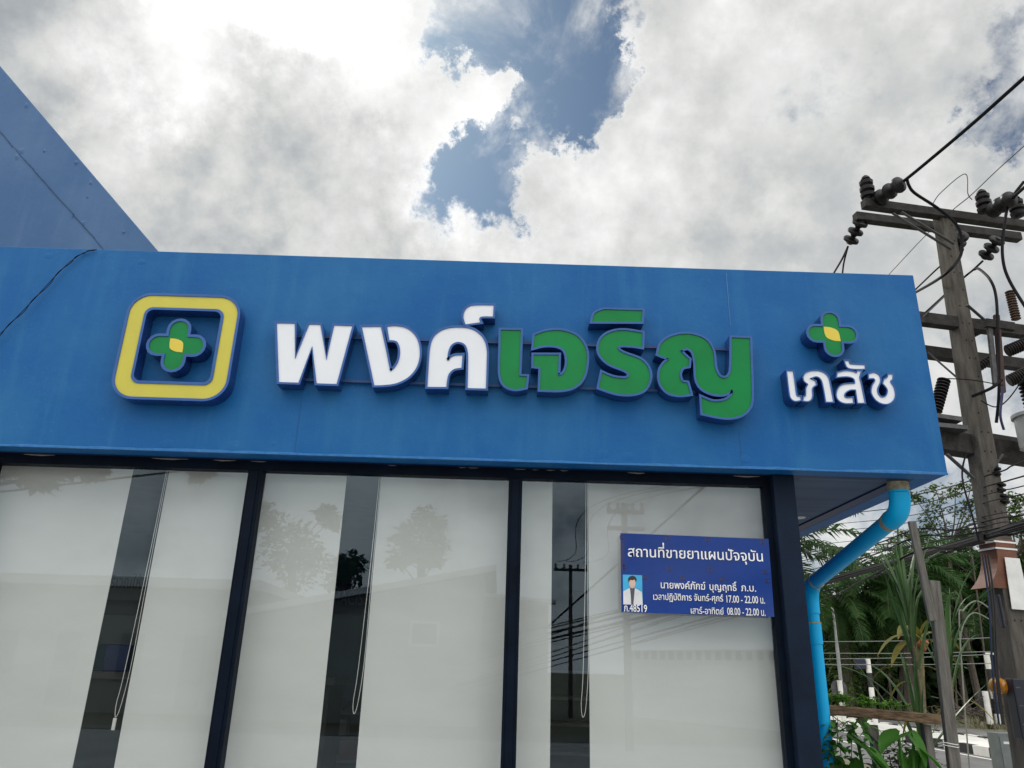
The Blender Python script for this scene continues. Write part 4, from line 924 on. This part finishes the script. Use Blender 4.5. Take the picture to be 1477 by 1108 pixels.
def taro_leaf(k, base, tip_dir, L, W, droop=.35):
    """a heart shaped leaf blade hung from its stalk"""
    d = Vector(tip_dir).normalized(); s = d.cross(Vector((0, 0, 1))).normalized(); n_ = s.cross(d)
    rows = [(-.28, .55), (-.18, .86), (0, 1.0), (.2, .97), (.4, .82), (.6, .6), (.8, .33), (.93, .12), (1, .0)]
    vs = []; m = 8
    for (t, w) in rows:
        for j in range(m+1):
            u = j/m*2-1
            notch = .0 if t > 0 else 0
            x = u*w*W*.5; z = .10*W*abs(u)**1.5 - droop*L*max(0, t)**2 + .012*math.sin(u*9+t*7)*W
            tt = t if t >= 0 else t*min(1, abs(u)*1.9)
            vs.append(Vector(base)+d*(tt*L)+s*x+n_*z)
    k.add(vs, [(i*(m+1)+j, i*(m+1)+j+1, (i+1)*(m+1)+j+1, (i+1)*(m+1)+j) for i in range(len(rows)-1) for j in range(m)])
def taro(px, Y, leaves, lab):
    b0 = at_y(px, 1150, Y); b0.z = 0
    t = thing('taro_plant', tuple(b0), lab, 'plant', 'big leaved plants by the downpipe')
    sk = MB()
    for (lx, ly, dx, dz, L, W, dy) in leaves:
        p = at_y(lx, ly, Y+dy); k = MB(); taro_leaf(k, p, (dx, -.35, dz), L, W); k.build('leaf', M_TARO, t, smooth=True, fix=False)
        sk.tube(catmull([b0+Vector((random.uniform(-.05, .05), 0, 0)), b0.lerp(p, .6)+Vector((0, 0, .12)), p], 6), .012, 7)
    sk.build('stalk', M_TARO, t, smooth=True)
taro(1255, 1.9, [(1238, 1074, .75, -.55, .36, .30, -.05), (1262, 1098, .5, -.75, .34, .34, -.15), (1222, 1108, -.3, -.8, .28, .26, 0)], 'big leaved plant closest to the downpipe under the plank shelf')
taro(1305, 2.0, [(1296, 1060, -.75, -.2, .26, .24, 0), (1318, 1066, .3, -.8, .22, .20, .05), (1310, 1095, .1, -.9, .26, .24, .1), (1330, 1085, .7, -.5, .22, .2, .1)], 'dark big leaved plant left of the wooden post under the plank shelf')
# climbing plant with small leaves between the pipe and the shelf
vp = thing('climbing_plant', tuple(Vector((at_y(1206, 1100, 1.9).x, 1.9, 0))), 'leafy climbing plant hanging between the downpipe and the plank shelf', 'plant')
k = MB(); sk = MB()
for (xa, ya, xb, yb_) in ((1200, 1030, 1215, 1110), (1208, 1035, 1200, 1110), (1222, 1040, 1228, 1100), (1196, 1045, 1190, 1120), (1240, 1036, 1248, 1075)):
    p, q = at_y(xa, ya, 1.95), at_y(xb, yb_, 1.85); sk.tube([p, p.lerp(q, .5)+Vector((.02, 0, 0)), q], .003, 5)
    for i in range(26):
        r0 = p.lerp(q, random.random())+Vector((random.uniform(-.05, .05), random.uniform(-.06, .06), random.uniform(-.03, .03))); an = random.uniform(0, 6.28)
        leaf(k, r0, (math.cos(an), math.sin(an), random.uniform(-.6, .2)), (0, 0, 1), random.uniform(.06, .12), random.uniform(.035, .06), .5, .2, 4)
k.build('foliage', M_TARO, vp, fix=False); sk.build('stem', M_BARK, vp)
vb = thing('weed_clump', tuple(Vector((at_y(1275, 1100, 2.5).x, 2.5, 0))), 'low dark leafy clump beneath the plank shelf beside the wooden post', 'plant')
k = MB(); c = at_y(1300, 1105, 2.5)
for i in range(420):
    v = rv(); p = c+Vector((v.x*.34, v.y*.25, v.z*.22)); an = random.uniform(0, 6.28); leaf(k, p, (math.cos(an), math.sin(an), random.uniform(-.3, .5)), (0, 0, 1), random.uniform(.05, .11), random.uniform(.025, .05), .4, .2, 3)
k.build('foliage', M_LEAF, vb, fix=False)
sk = MB()
for i in range(14): v = rv(); sk.tube([(c.x+v.x*.2, 2.5+v.y*.1, 0), (c.x+v.x*.3, 2.5+v.y*.2, c.z+v.z*.2)], .005, 5)
sk.build('stem', M_BARK, vb)

# ------------------------------------------------------------------ palms, trees and thicket across the road
def palm(px, py, Y, L, nf, lab, seed, trunk_r=.20, emax=1.35, emin=-.35, ivy=False, drop=1.0, py_lo=None):
    random.seed(seed)
    c = at_y(px, py, Y); base = Vector((c.x+random.uniform(-.2, .2), Y, 0))
    t = thing('palm_tree', tuple(base), lab, 'palm tree', 'oil palms across the road')
    MB().tube([base, base.lerp(c, .5)+Vector((.1, 0, 0)), c-Vector((0, 0, .15))], [trunk_r*1.2, trunk_r, trunk_r*1.1], 10).build('trunk', M_BARK, t, smooth=True)
    k = MB(); rk = MB()
    for i in range(nf):
        az = i*2.399+random.uniform(-.2, .2); el = emax+(emin-emax)*((i+.5)/nf)**.85; Lf = L*random.uniform(.8, 1.1)
        n = 12; p = c+Vector((math.cos(az)*.1, math.sin(az)*.1, 0)); pts = [p]; ds = []
        for j in range(n):
            e = el-(1.35*drop)*(j/n)**1.3; d = Vector((math.cos(az)*math.cos(e), math.sin(az)*math.cos(e), math.sin(e))); ds.append(d); p = p+d*(Lf/n); pts.append(p)
        rk.tube(pts, [.035*(1-.85*j/n) for j in range(n+1)], 4)
        m = 34
        for q in range(m):
            t_ = .12+.88*q/m; f = t_*n; j = min(n-1, int(f)); P = pts[j].lerp(pts[j+1], f-j); d = ds[j]; s = d.cross(Vector((0, 0, 1))).normalized(); u = s.cross(d)
            ll = L*.26*(math.sin(math.pi*(.12+.80*t_))**.7)*random.uniform(.8, 1.1)
            for sg in (-1, 1):
                dd = (s*sg*.85+d*.55+u*random.uniform(-.1, .35)).normalized(); m1 = P+dd*ll*.5; e2 = m1+(dd-Vector((0, 0, .75))).normalized()*ll*.5; w = d*.034*L/3.5
                k.add([P-w, P+w, m1+w*1.2, m1-w*1.2, e2], [(0, 1, 2, 3), (3, 2, 4)])
    k.build('crown', M_PALM, t, fix=False); rk.build('frond_stalk', mat('palm_stalk', (.09, .10, .04), .6, .2, 5), t, fix=False)
    if ivy:
        k = MB()
        for i in range(1500):
            h = random.uniform(.2, c.z-.3); an = random.uniform(0, 6.28); r = trunk_r*1.2+random.uniform(.05, .55)*(1+.3*math.sin(h*3)); p = Vector((base.x+math.cos(an)*r, base.y+math.sin(an)*r, h)); leaf(k, p, (math.cos(an), math.sin(an), random.uniform(-1, .2)), (0, 0, 1), random.uniform(.12, .26), .12, .4, .2, 2)
        k.build('ivy', M_LEAF, t, fix=False)
palm(1207, 862, 30, 2.7, 30, 'ivy clad oil palm beside the downpipe, left of the street lamp', 11, ivy=True, emax=1.15, emin=-.7)
palm(1287, 826, 30, 3.9, 34, 'large oil palm with drooping fronds behind the left cane plant', 12, emax=.95, emin=-.9)
palm(1118, 790, 24, 3.9, 17, 'oil palm mostly hidden by the shop, its fronds hanging under the soffit', 13, emax=1.0, emin=-.3)
palm(1352, 850, 38, 4.2, 32, 'dark oil palm in the thicket directly behind the wooden post', 14, emin=-.6)
palm(1408, 862, 36, 4.0, 30, 'dark oil palm between the right cane plant and the utility pole', 15, emin=-.6)
palm(1240, 905, 40, 3.6, 26, 'smaller oil palm standing low in the gap between the two left palms', 16, emin=-.5)
palm(1480, 850, 34, 4.0, 26, 'oil palm behind the utility pole at the right edge', 17, emin=-.5)

def tree(px_b, Y, trunk_px, clusters, lab, mt_, seed, leaf_s=.22, per=150, tr=.16, sub=6, group='broadleaf trees across the road', name='broadleaf_tree'):
    """trunk_px: photo points up the trunk; clusters: (x, y, radius in photo px)"""
    random.seed(seed)
    pts = [at_y(x, y, Y) for x, y in trunk_px]; base = Vector((pts[0].x, Y, 0)); pts = [base]+pts
    t = thing(name, tuple(base), lab, 'tree', group)
    n = len(catmull(pts, 5)); MB().tube(catmull(pts, 5), [tr*(1-.65*i/n) for i in range(n)], 9).build('trunk', M_BARK, t, smooth=True)
    lb = MB(); k = MB(); sc = (Vector(pts[-1])-CAM).length/F_PX
    for (x, y, r) in clusters:
        dy = random.uniform(-1.2, 1.2); c = at_y(x, y, Y+dy); R_ = r*sc
        st_ = min(pts[1:], key=lambda q: (q-c).length + (0 if q.z < c.z else 3))
        mid = st_.lerp(c, .5)+Vector((random.uniform(-.2, .2), 0, -.15)); lb.tube(catmull([st_, mid, c], 5), [tr*.35*(1-.08*i) for i in range(11)], 6)
        for s in range(sub):
            v = rv(); q = c+Vector((v.x, v.y, v.z*.75))*R_; lb.tube([c, c.lerp(q, .5)+rv()*.05, q], [.02, .014, .008], 4)
            kites(k, q, R_*.42, per//sub, leaf_s, .7)
    lb.build('limb', M_BARK, t, smooth=True); k.build('crown', mt_, t, fix=False)
    return t
tree(1372, 36, [(1374, 900), (1372, 830), (1368, 795)], [(1335, 738, 20), (1352, 712, 18), (1378, 706, 18), (1402, 694, 16), (1388, 735, 18), (1420, 712, 18), (1436, 740, 20), (1412, 752, 18), (1355, 757, 15), (1330, 770, 14), (1408, 776, 18), (1440, 772, 16), (1385, 770, 12), (1318, 716, 12)],
     'tall open crowned broadleaf tree behind the wooden post, sky showing through its branches', M_LEAF, 21, .22, 210, .17, 8)
tree(1302, 34, [(1304, 900), (1300, 820)], [(1290, 783, 13), (1306, 772, 13), (1324, 780, 14), (1335, 792, 12), (1296, 800, 12)], 'small olive leaved tree behind the top of the wooden post', M_LEAF, 22, .20, 200, .10, 7)
tree(1470, 31, [(1462, 900), (1466, 800)], [(1468, 722, 16), (1490, 735, 24), (1455, 748, 14), (1472, 765, 18), (1495, 775, 22), (1452, 790, 14), (1474, 800, 18), (1490, 820, 20), (1460, 835, 16)], 'green broadleaf tree at the right edge behind the utility pole', M_LEAF, 23, .24, 240, .2, 8)
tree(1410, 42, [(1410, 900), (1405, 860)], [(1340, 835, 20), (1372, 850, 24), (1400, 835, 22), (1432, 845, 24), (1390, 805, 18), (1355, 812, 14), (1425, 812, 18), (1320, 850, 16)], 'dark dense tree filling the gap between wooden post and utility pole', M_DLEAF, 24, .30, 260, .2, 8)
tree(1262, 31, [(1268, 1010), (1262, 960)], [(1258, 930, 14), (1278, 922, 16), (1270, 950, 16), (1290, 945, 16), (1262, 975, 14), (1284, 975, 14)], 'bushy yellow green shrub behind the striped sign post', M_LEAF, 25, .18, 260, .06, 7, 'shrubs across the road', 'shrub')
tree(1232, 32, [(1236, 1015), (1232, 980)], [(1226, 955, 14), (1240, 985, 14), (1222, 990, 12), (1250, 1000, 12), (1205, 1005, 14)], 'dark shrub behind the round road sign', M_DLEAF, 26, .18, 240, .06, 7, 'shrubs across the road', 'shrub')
tree(1384, 29, [(1380, 1015), (1378, 970)], [(1372, 925, 14), (1385, 945, 14), (1370, 965, 13), (1388, 900, 10)], 'bright green shrub right of the wooden post', M_CANE, 27, .18, 220, .06, 7, 'shrubs across the road', 'shrub')
# leaning bare trunks in the thicket
for i, (xa, ya, xb, yb_, r, Y, lab) in enumerate(((1405, 968, 1382, 850, .16, 30, 'thick leaning bare trunk between the wooden post and utility pole'), (1420, 950, 1402, 800, .05, 29, 'thin pale leaning trunk left of the utility pole'), (1300, 1000, 1312, 900, .12, 31, 'short bare trunk behind the left cane plant'), (1284, 985, 1276, 900, .06, 30, 'thin bare trunk behind the striped sign post'))):
    p, q = at_y(xa, ya, Y), at_y(xb, yb_, Y); d = (p-q).normalized(); b0 = p+d*(p.z/max(.2, -d.z))
    random.seed(40+i); tn = thing('bare_tree', tuple(b0), lab, 'tree', 'bare trunks in the thicket')
    MB().tube(catmull([b0, p.lerp(q, .3)+rv()*.1, q], 6), [r*(1-.03*j) for j in range(13)], 8).build('trunk', M_BARK, tn, smooth=True)
    k = MB()
    for j in range(5): s = b0.lerp(q, random.uniform(.55, 1)); e = s+Vector((random.uniform(-1, 1), random.uniform(-.5, .5), random.uniform(.3, 1.2))); k.tube(catmull([s, s.lerp(e, .5)+rv()*.15, e], 5), [r*.3*(1-.08*m_) for m_ in range(11)], 5)
    k.build('branch', M_BARK, tn, smooth=True)
# fallen branches on the far verge
random.seed(50); k = MB(); c = at_y(1402, 1010, 25.5); c.z = .1
for i in range(34):
    s = c+Vector((random.uniform(-1.6, 1.6), random.uniform(-.8, .8), random.uniform(0, .4))); e = s+Vector((random.uniform(-1.4, 1.4), random.uniform(-.6, .6), random.uniform(-.1, .9))); k.tube(catmull([s, s.lerp(e, .5)+rv()*.2, e], 4), [.035*(1-.08*j) for j in range(9)], 5)
tag(k.build('brush_pile', mat('dry_branch', (.10, .085, .07), .9, .3, 6), None, smooth=True), 'tangled pile of dry fallen branches on the far verge', 'branches')
# thicket: one uncountable mass of foliage behind everything
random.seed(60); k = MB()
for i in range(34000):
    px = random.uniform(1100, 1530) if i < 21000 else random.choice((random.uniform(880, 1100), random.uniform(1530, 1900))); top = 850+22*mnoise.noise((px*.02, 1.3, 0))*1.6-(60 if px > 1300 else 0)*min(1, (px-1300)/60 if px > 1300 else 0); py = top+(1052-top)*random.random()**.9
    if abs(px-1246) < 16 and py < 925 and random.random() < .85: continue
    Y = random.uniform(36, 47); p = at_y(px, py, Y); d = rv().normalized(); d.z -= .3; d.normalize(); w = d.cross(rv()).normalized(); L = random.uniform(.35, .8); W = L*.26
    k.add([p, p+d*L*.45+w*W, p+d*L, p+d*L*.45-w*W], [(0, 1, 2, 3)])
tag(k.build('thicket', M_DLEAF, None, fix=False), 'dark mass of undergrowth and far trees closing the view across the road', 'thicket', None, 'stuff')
random.seed(61); k = MB()
for i in range(2600):
    x = random.uniform(16.6, 30); y = random.uniform(18, 50); z = 0
    for j in range(2): leaf(k, (x, y, 0), (random.uniform(-.5, .5), random.uniform(-.5, .5), 1), (1, 0, 0), random.uniform(.15, .4), .04, .5, .2, 2)
tag(k.build('verge_grass', mat('dry_grass', (.10, .095, .03), .8, scale=.6, col2=(.21, .19, .08), trans=.2), None, fix=False), 'dry grass tufts on the far verge', 'grass', None, 'stuff')
# banana with a yellowing leaf
random.seed(62); YB2 = 12
b0 = at_y(1322, 1040, YB2); b0.z = 0; bt = thing('banana_plant', tuple(b0), 'banana plant with a drooping yellowing leaf and orange blossom left of the wooden post', 'plant')
top = at_y(1326, 925, YB2); MB().tube([b0, top], [.11, .07], 9).build('stem', mat('banana_stem', (.12, .10, .045), .7, .4, 6), bt, smooth=True)
k = MB()
for (dx, dz, L, W, dr) in ((-.9, .5, 1.1, .32, 1.3), (-.5, .9, 1.0, .3, 1.2), (.7, .6, 1.1, .3, 1.2), (.3, 1, .9, .28, .9), (-.8, .1, 1.0, .3, 1.4), (.9, .2, .9, .3, 1.3)): leaf(k, top, (dx, random.uniform(-.4, .1), dz), (0, 0, 1), L, W, dr, .25, 8)
k.build('foliage', M_YLEAF, bt, smooth=True, fix=False)
k = MB(); q = at_y(1331, 925, YB2-.15)
for j in range(9): v = rv(); k.tube2(q+v*.10, q+v*.10+Vector((0, 0, -.10)), [(0, .03), (.5, .055), (1, .02)], 8)
k.build('blossom', mat('orange_blossom', (.24, .085, .025), .6, .3, 20), bt, smooth=True)
k = MB()
# arching pale stalks by the guard
as_ = thing('arching_stalk', tuple(at_y(1392, 1040, 8.0).xy.to_3d()), 'pale thin stalk arching left of the red brown climbing guard', 'plant')
MB().tube(catmull([Vector((at_y(1384, 1040, 8).x, 8, 0)), at_y(1384, 905, 8), at_y(1390, 880, 8), at_y(1408, 867, 8), at_y(1428, 878, 8)], 8), .011, 7).build('stalk', mat('pale_stalk', (.20, .21, .17), .6), as_, smooth=True)
MB().tube(catmull([at_y(1385, 925, 8), at_y(1390, 900, 8), at_y(1405, 884, 8), at_y(1430, 895, 8)], 8), .010, 7).build('stalk', mat('pale_stalk', (.20, .21, .17), .6), as_, smooth=True)

# ------------------------------------------------------------------ road furniture across the road
def striped(name, x, Y, z1, w, lab, cat, first=1, group=None):
    t = thing(name, (x, Y, 0), lab, cat, group); n = 5; zs = [z1*i/n for i in range(n+1)]
    for i in range(n): MB().tube([(x, Y, zs[i]+(.0 if i else .17)), (x, Y, zs[i+1])], w/2, 12).build('pole_band', M_KERBW if (n-i) % 2 == first else M_KERBB, t, smooth=True)
    return t
q = at_y(1252, 1000, 21.5); ztop = at_y(1248, 950, 21.5).z
t = striped('striped_post', 11.85, 21.5, ztop, .16, 'black and white striped post with a dark signal box on the median', 'post')
MB().box(11.85-.44, 11.85-.10, 21.42, 21.58, ztop-.32, ztop-.02).build('signal_box', mat('signal_dark', (.012, .014, .035), .4), t, bevel=.02)
q = at_y(1212, 993, 24); t = thing('road_sign', (q.x, 24, 0), 'round grey road sign seen from behind on a white banded post', 'road sign')
MB().tube([(q.x, 24, .17), (q.x, 24, q.z+.26)], .085, 10).build('post', M_KERBW, t, smooth=True)
k = MB(); k.tube2(Vector((q.x, 24.10, q.z)), Vector((q.x, 24.13, q.z)), [(0, .27), (1, .27)], 28); k.build('disc', mat('sign_back_grey', (.42, .43, .46), .5), t)
k = MB(); k.tube2(Vector((q.x, 24.088, q.z)), Vector((q.x, 24.099, q.z)), [(0, .28), (1, .28)], 28); k.build('edge_rim', M_STEEL, t)
q2 = at_y(1203, 880, 26); t = thing('street_lamp', (q2.x+.25, 26, 0), 'slim grey street lamp with a short arm beside the ivy clad palm', 'street lamp')
b_ = Vector((at_y(1213, 985, 26).x, 26, 0)); tp = at_y(1202, 886, 26)
MB().tube(catmull([b_, b_.lerp(tp, .6), tp, tp+Vector((-.12, 0, .22)), tp+Vector((-.55, 0, .36))], 6), [.07]*8+[.05]*17, 8).build('pole', mat('lamp_grey', (.30, .31, .31), .5), t, smooth=True)
MB().box(tp.x-1.0, tp.x-.5, 25.9, 26.1, tp.z+.32, tp.z+.42).build('lamp_head', M_STEEL, t, bevel=.03)
for (xb, yb_, xt, yt, lab) in ((1430, 1052, 1421, 997, 'plain white marker post left of the striped post by the utility pole'),):
    b0 = at_z(xb, yb_, 0); tz = at_y(xt, yt, b0.y); t = thing('marker_post', tuple(b0), lab, 'post')
    MB().tube([b0+Vector((0, 0, .16)), Vector((b0.x, b0.y, tz.z))], .10, 10).build('shaft', M_KERBW, t, smooth=True); MB().tube([b0, b0+Vector((0, 0, .158))], .10, 10).build('base_band', M_KERBB, t, smooth=True)
    MB().box(b0.x-.22, b0.x+.12, b0.y+.11, b0.y+.14, tz.z-.55, tz.z-.02).build('back_plate', M_STEEL, t)
b0 = at_z(1442, 1052, 0); tz = at_y(1422, 944, b0.y).z; t = striped('striped_post', b0.x, b0.y, tz, .2, 'black and white striped post with a bracket arm left of the utility pole', 'post')
MB().bar((b0.x-.02, b0.y, tz+.03), (b0.x+.75, b0.y, tz+.03), .08, .07).build('bracket_arm', M_KERBW, t); MB().box(b0.x+.25, b0.x+.6, b0.y-.1, b0.y+.1, tz-.42, tz-.02).build('signal_box', mat('signal_dark', (.012, .014, .035), .4), t, bevel=.02)
MB().box(b0.x-.10, b0.x+.55, b0.y-.16, b0.y-.11, tz*.36, tz*.60).build('sign_board', mat('signboard_brown', (.05, .045, .04), .6), t)
a = at_y(1438, 1057, 7.0); b_ = at_y(1470, 1057, 7.0); t = thing('control_cabinet', ((a.x+b_.x)/2, 7.0, 0), 'grey metal roadside cabinet at the foot of the utility pole', 'cabinet')
MB().box(a.x, b_.x, 7.0, 7.25, .12, a.z).build('body', mat('cabinet_grey', (.13, .15, .145), .5), t, bevel=.01); MB().box(a.x-.03, b_.x+.03, 6.97, 7.28, 0.005, .119).build('plinth', M_PAVE, t)
MB().box(a.x+.02, b_.x-.02, 6.99, 6.999, .2, a.z-.05).build('door', mat('cabinet_grey2', (.15, .17, .165), .5), t)
MB().box(a.x+.06, a.x+.16, 6.985, 6.9895, a.z-.14, a.z-.11).build('label_plate', M_KERBW, t)

# ------------------------------------------------------------------ behind the camera: what the glass reflects
GL = .215
def mir(x, y, Yv): p = at_y(x, y, Yv); return Vector((p.x, 2*GL-p.y, p.z))
YH = 18.4
M_HW = mat('house_wall', (.36, .36, .34), .8, .06, 1.5); M_HR = mat('house_roof', (.14, .15, .17), .7, .2, 2)
h = thing('house', tuple(mir(560, 1000, YH).xy.to_3d()), 'single storey pale house with a sloping roof and small square window, mirrored in the glass', 'house')
A, B, C_ = mir(430, 875, YH), mir(703, 826, YH), mir(695, 860, YH); y0 = A.y
MB().prism([(A.x-1.6, y0, 0), (B.x-.1, y0, 0), (B.x-.1, y0, B.z-.05), (A.x-1.6, y0, A.z-.35)], (0, -6, 0)).build('wall', M_HW, h)
MB().prism([(A.x-2.0, y0+.35, A.z-.42), (B.x+.25, y0+.35, B.z), (B.x+.25, y0+.35, B.z+.16), (A.x-2.0, y0+.35, A.z-.26)], (0, -6.8, 0)).build('roof', M_HR, h)
MB().prism([(A.x-2.0, y0+.356, A.z-.40), (B.x+.26, y0+.356, B.z+.02), (B.x+.26, y0+.356, B.z+.2), (A.x-2.0, y0+.356, A.z-.22)], (0, .04, 0)).build('barge_board', M_WHITE, h)
w0, w1 = mir(592, 895, YH), mir(633, 934, YH)
wn_ = MB().box(w0.x, w1.x, y0+.002, y0+.05, w1.z, w0.z).build('window', M_WHITE, h); MB().box(w0.x+.08, w1.x-.08, y0+.051, y0+.056, w1.z+.08, w0.z-.08).build('pane', mat('reflected_pane', (.12, .14, .16), .2), wn_)
D1, D2 = mir(668, 850, YH-1), mir(735, 862, YH-1)
MB().prism([(D1.x, y0-1, 0), (D2.x+1.2, y0-1, 0), (D2.x+1.2, y0-1, D2.z), (D1.x, y0-1, D1.z)], (0, -4, 0)).build('annex', M_HW, h); MB().bar((D1.x-.1, y0-.8, D1.z+.05), (D2.x+1.4, y0-.8, D2.z+.05), .5, .1).build('annex_roof', M_WHITE, h)
h2 = thing('row_building', tuple(mir(150, 1000, 20).xy.to_3d()), 'long low pale building with a flat white roof edge, mirrored left of the sloping roof', 'building')
E1, E2 = mir(-250, 872, 20), mir(372, 848, 20); yy = E1.y
MB().box(E1.x, E2.x, yy-5, yy, 0, E2.z-.1).build('wall', M_HW, h2); MB().box(E1.x-.2, E2.x+.2, yy-5.2, yy+.5, E2.z-.099, E2.z+.18).build('roof', M_WHITE, h2)
for i in range(7):
    x = E2.x-1.2-i*1.9; f = MB().box(x-.85, x, yy+.002, yy+.04, .9 if i % 2 else .05, 2.3).build('window', M_HW, h2); MB().box(x-.78, x-.07, yy+.041, yy+.046, .98 if i % 2 else .12, 2.22).build('pane', mat('reflected_pane', (.12, .14, .16), .2), f)
def btree(pts, clusters, Yv, lab, seed, mt_=None, sz=.35, per=170):
    random.seed(seed); P = [mir(*q, Yv) for q in pts]; base = Vector((P[0].x, P[0].y, 0)); t = thing('garden_tree', tuple(base), lab, 'tree', 'trees mirrored in the glass')
    MB().tube(catmull([base]+P, 5), [.16]*(5*len(P)+1), 8).build('trunk', M_BARK, t, smooth=True); k = MB(); lb = MB(); sc = (P[-1]-CAM).length*1.0/F_PX
    for (x, y, r) in clusters:
        c = mir(x, y, Yv+random.uniform(-1, 1)); lb.tube([P[-1] if c.z > P[-1].z else P[0], c], .025, 5); kites(k, c, r*(Yv+5)/F_PX, per, sz, .8)
    lb.build('limb', M_BARK, t); k.build('crown', mt_ or M_LEAF, t, fix=False)
btree([(607, 850), (607, 790)], [(592, 765, 20), (612, 745, 18), (628, 760, 18), (580, 785, 18), (630, 785, 18), (600, 800, 18), (625, 805, 14), (575, 808, 14)], 25, 'round crowned tree rising behind the sloping roof, mirrored in the glass', 71)
btree([(500, 860), (500, 820)], [(490, 815, 14), (512, 812, 16), (505, 830, 18), (485, 840, 16)], 25, 'small round tree mirrored in the middle gap', 72, M_DLEAF)
btree([(420, 870), (420, 800)], [(395, 760, 26), (420, 770, 26), (440, 790, 26), (400, 800, 30), (380, 740, 20), (450, 810, 26), (470, 740, 14), (478, 752, 12), (430, 830, 30)], 26, 'dense dark trees mirrored beside the left mullion', 73)
btree([(-330, 860), (-260, 740)], [(20, 672, 34), (80, 668, 28), (130, 676, 18), (60, 690, 20), (290, 676, 14)], 12, 'overhanging tree mirrored at the top left of the glass', 74, M_LEAF, .30, 260)
def bpole(px, pyt, Yv, lab, half, arms, w):
    tpp = mir(px, pyt, Yv); t = thing('lamp_post' if False else 'utility_pole', (tpp.x, tpp.y, 0), lab, 'utility pole', 'poles mirrored in the glass')
    MB().bar((tpp.x, tpp.y, 0), tpp, w, w, w1=w*.75, h1=w*.75).build('shaft', M_CONC, t)
    for dz in arms: MB().bar((tpp.x-half, tpp.y+.18, tpp.z-dz), (tpp.x+half, tpp.y+.18, tpp.z-dz), .09, .09).build('crossarm', M_BEAM, t)
    for s in (-half*.9, -half*.4, half*.4, half*.9): disc_stack('pin_insulator', (tpp.x+s, tpp.y+.18, tpp.z-arms[0]+.046), (tpp.x+s, tpp.y+.18, tpp.z-arms[0]+.22), 2, .05, None, .5, t)
    return tpp
pa = bpole(823, 815, 24, 'small utility pole with a crossarm mirrored in the gap right of the middle mullion', .62, (.20,), .15)
pc = bpole(900, 727, 13, 'nearer utility pole mirrored above the licence plaque', .42, (.22, .6), .16)
for i, dx in enumerate((-.5, -.15, .45)):
    p = [pa+Vector((dx, 0, .1)), pa.lerp(pc, .5)+Vector((dx, 0, -.4)), pc+Vector((dx*.8, 0, .1)), pc+Vector((6+dx, 4, .5)), pc+Vector((14+dx, 9, 2))]
    tag(MB().tube(catmull(p, 8), .010, 6).build('power_cable', M_BLACK, None, smooth=True), ('left', 'middle', 'right')[i]+' of three overhead lines mirrored above the licence plaque', 'power line', 'mirrored overhead lines')
k = MB()
fw = thing('boundary_wall', (14, -22, 0), 'low pale boundary wall with square openings, mirrored below the licence plaque', 'wall')
a = mir(905, 938, 26); b_ = mir(1125, 958, 20)
MB().prism([(a.x, a.y, 0), (b_.x, b_.y, 0), (b_.x, b_.y, a.z), (a.x, a.y, a.z)], (0, -.2, 0)).build('panel', mat('boundary_render', (.66, .66, .64), .8), fw)
n = 16
for i in range(n):
    p = Vector((a.x, a.y, 0)).lerp(Vector((b_.x, b_.y, 0)), (i+.5)/n); MB().box(p.x-.14, p.x+.14, p.y-.01, p.y+.05, a.z-.32, a.z-.05).build('block_opening', M_HOLE, fw)
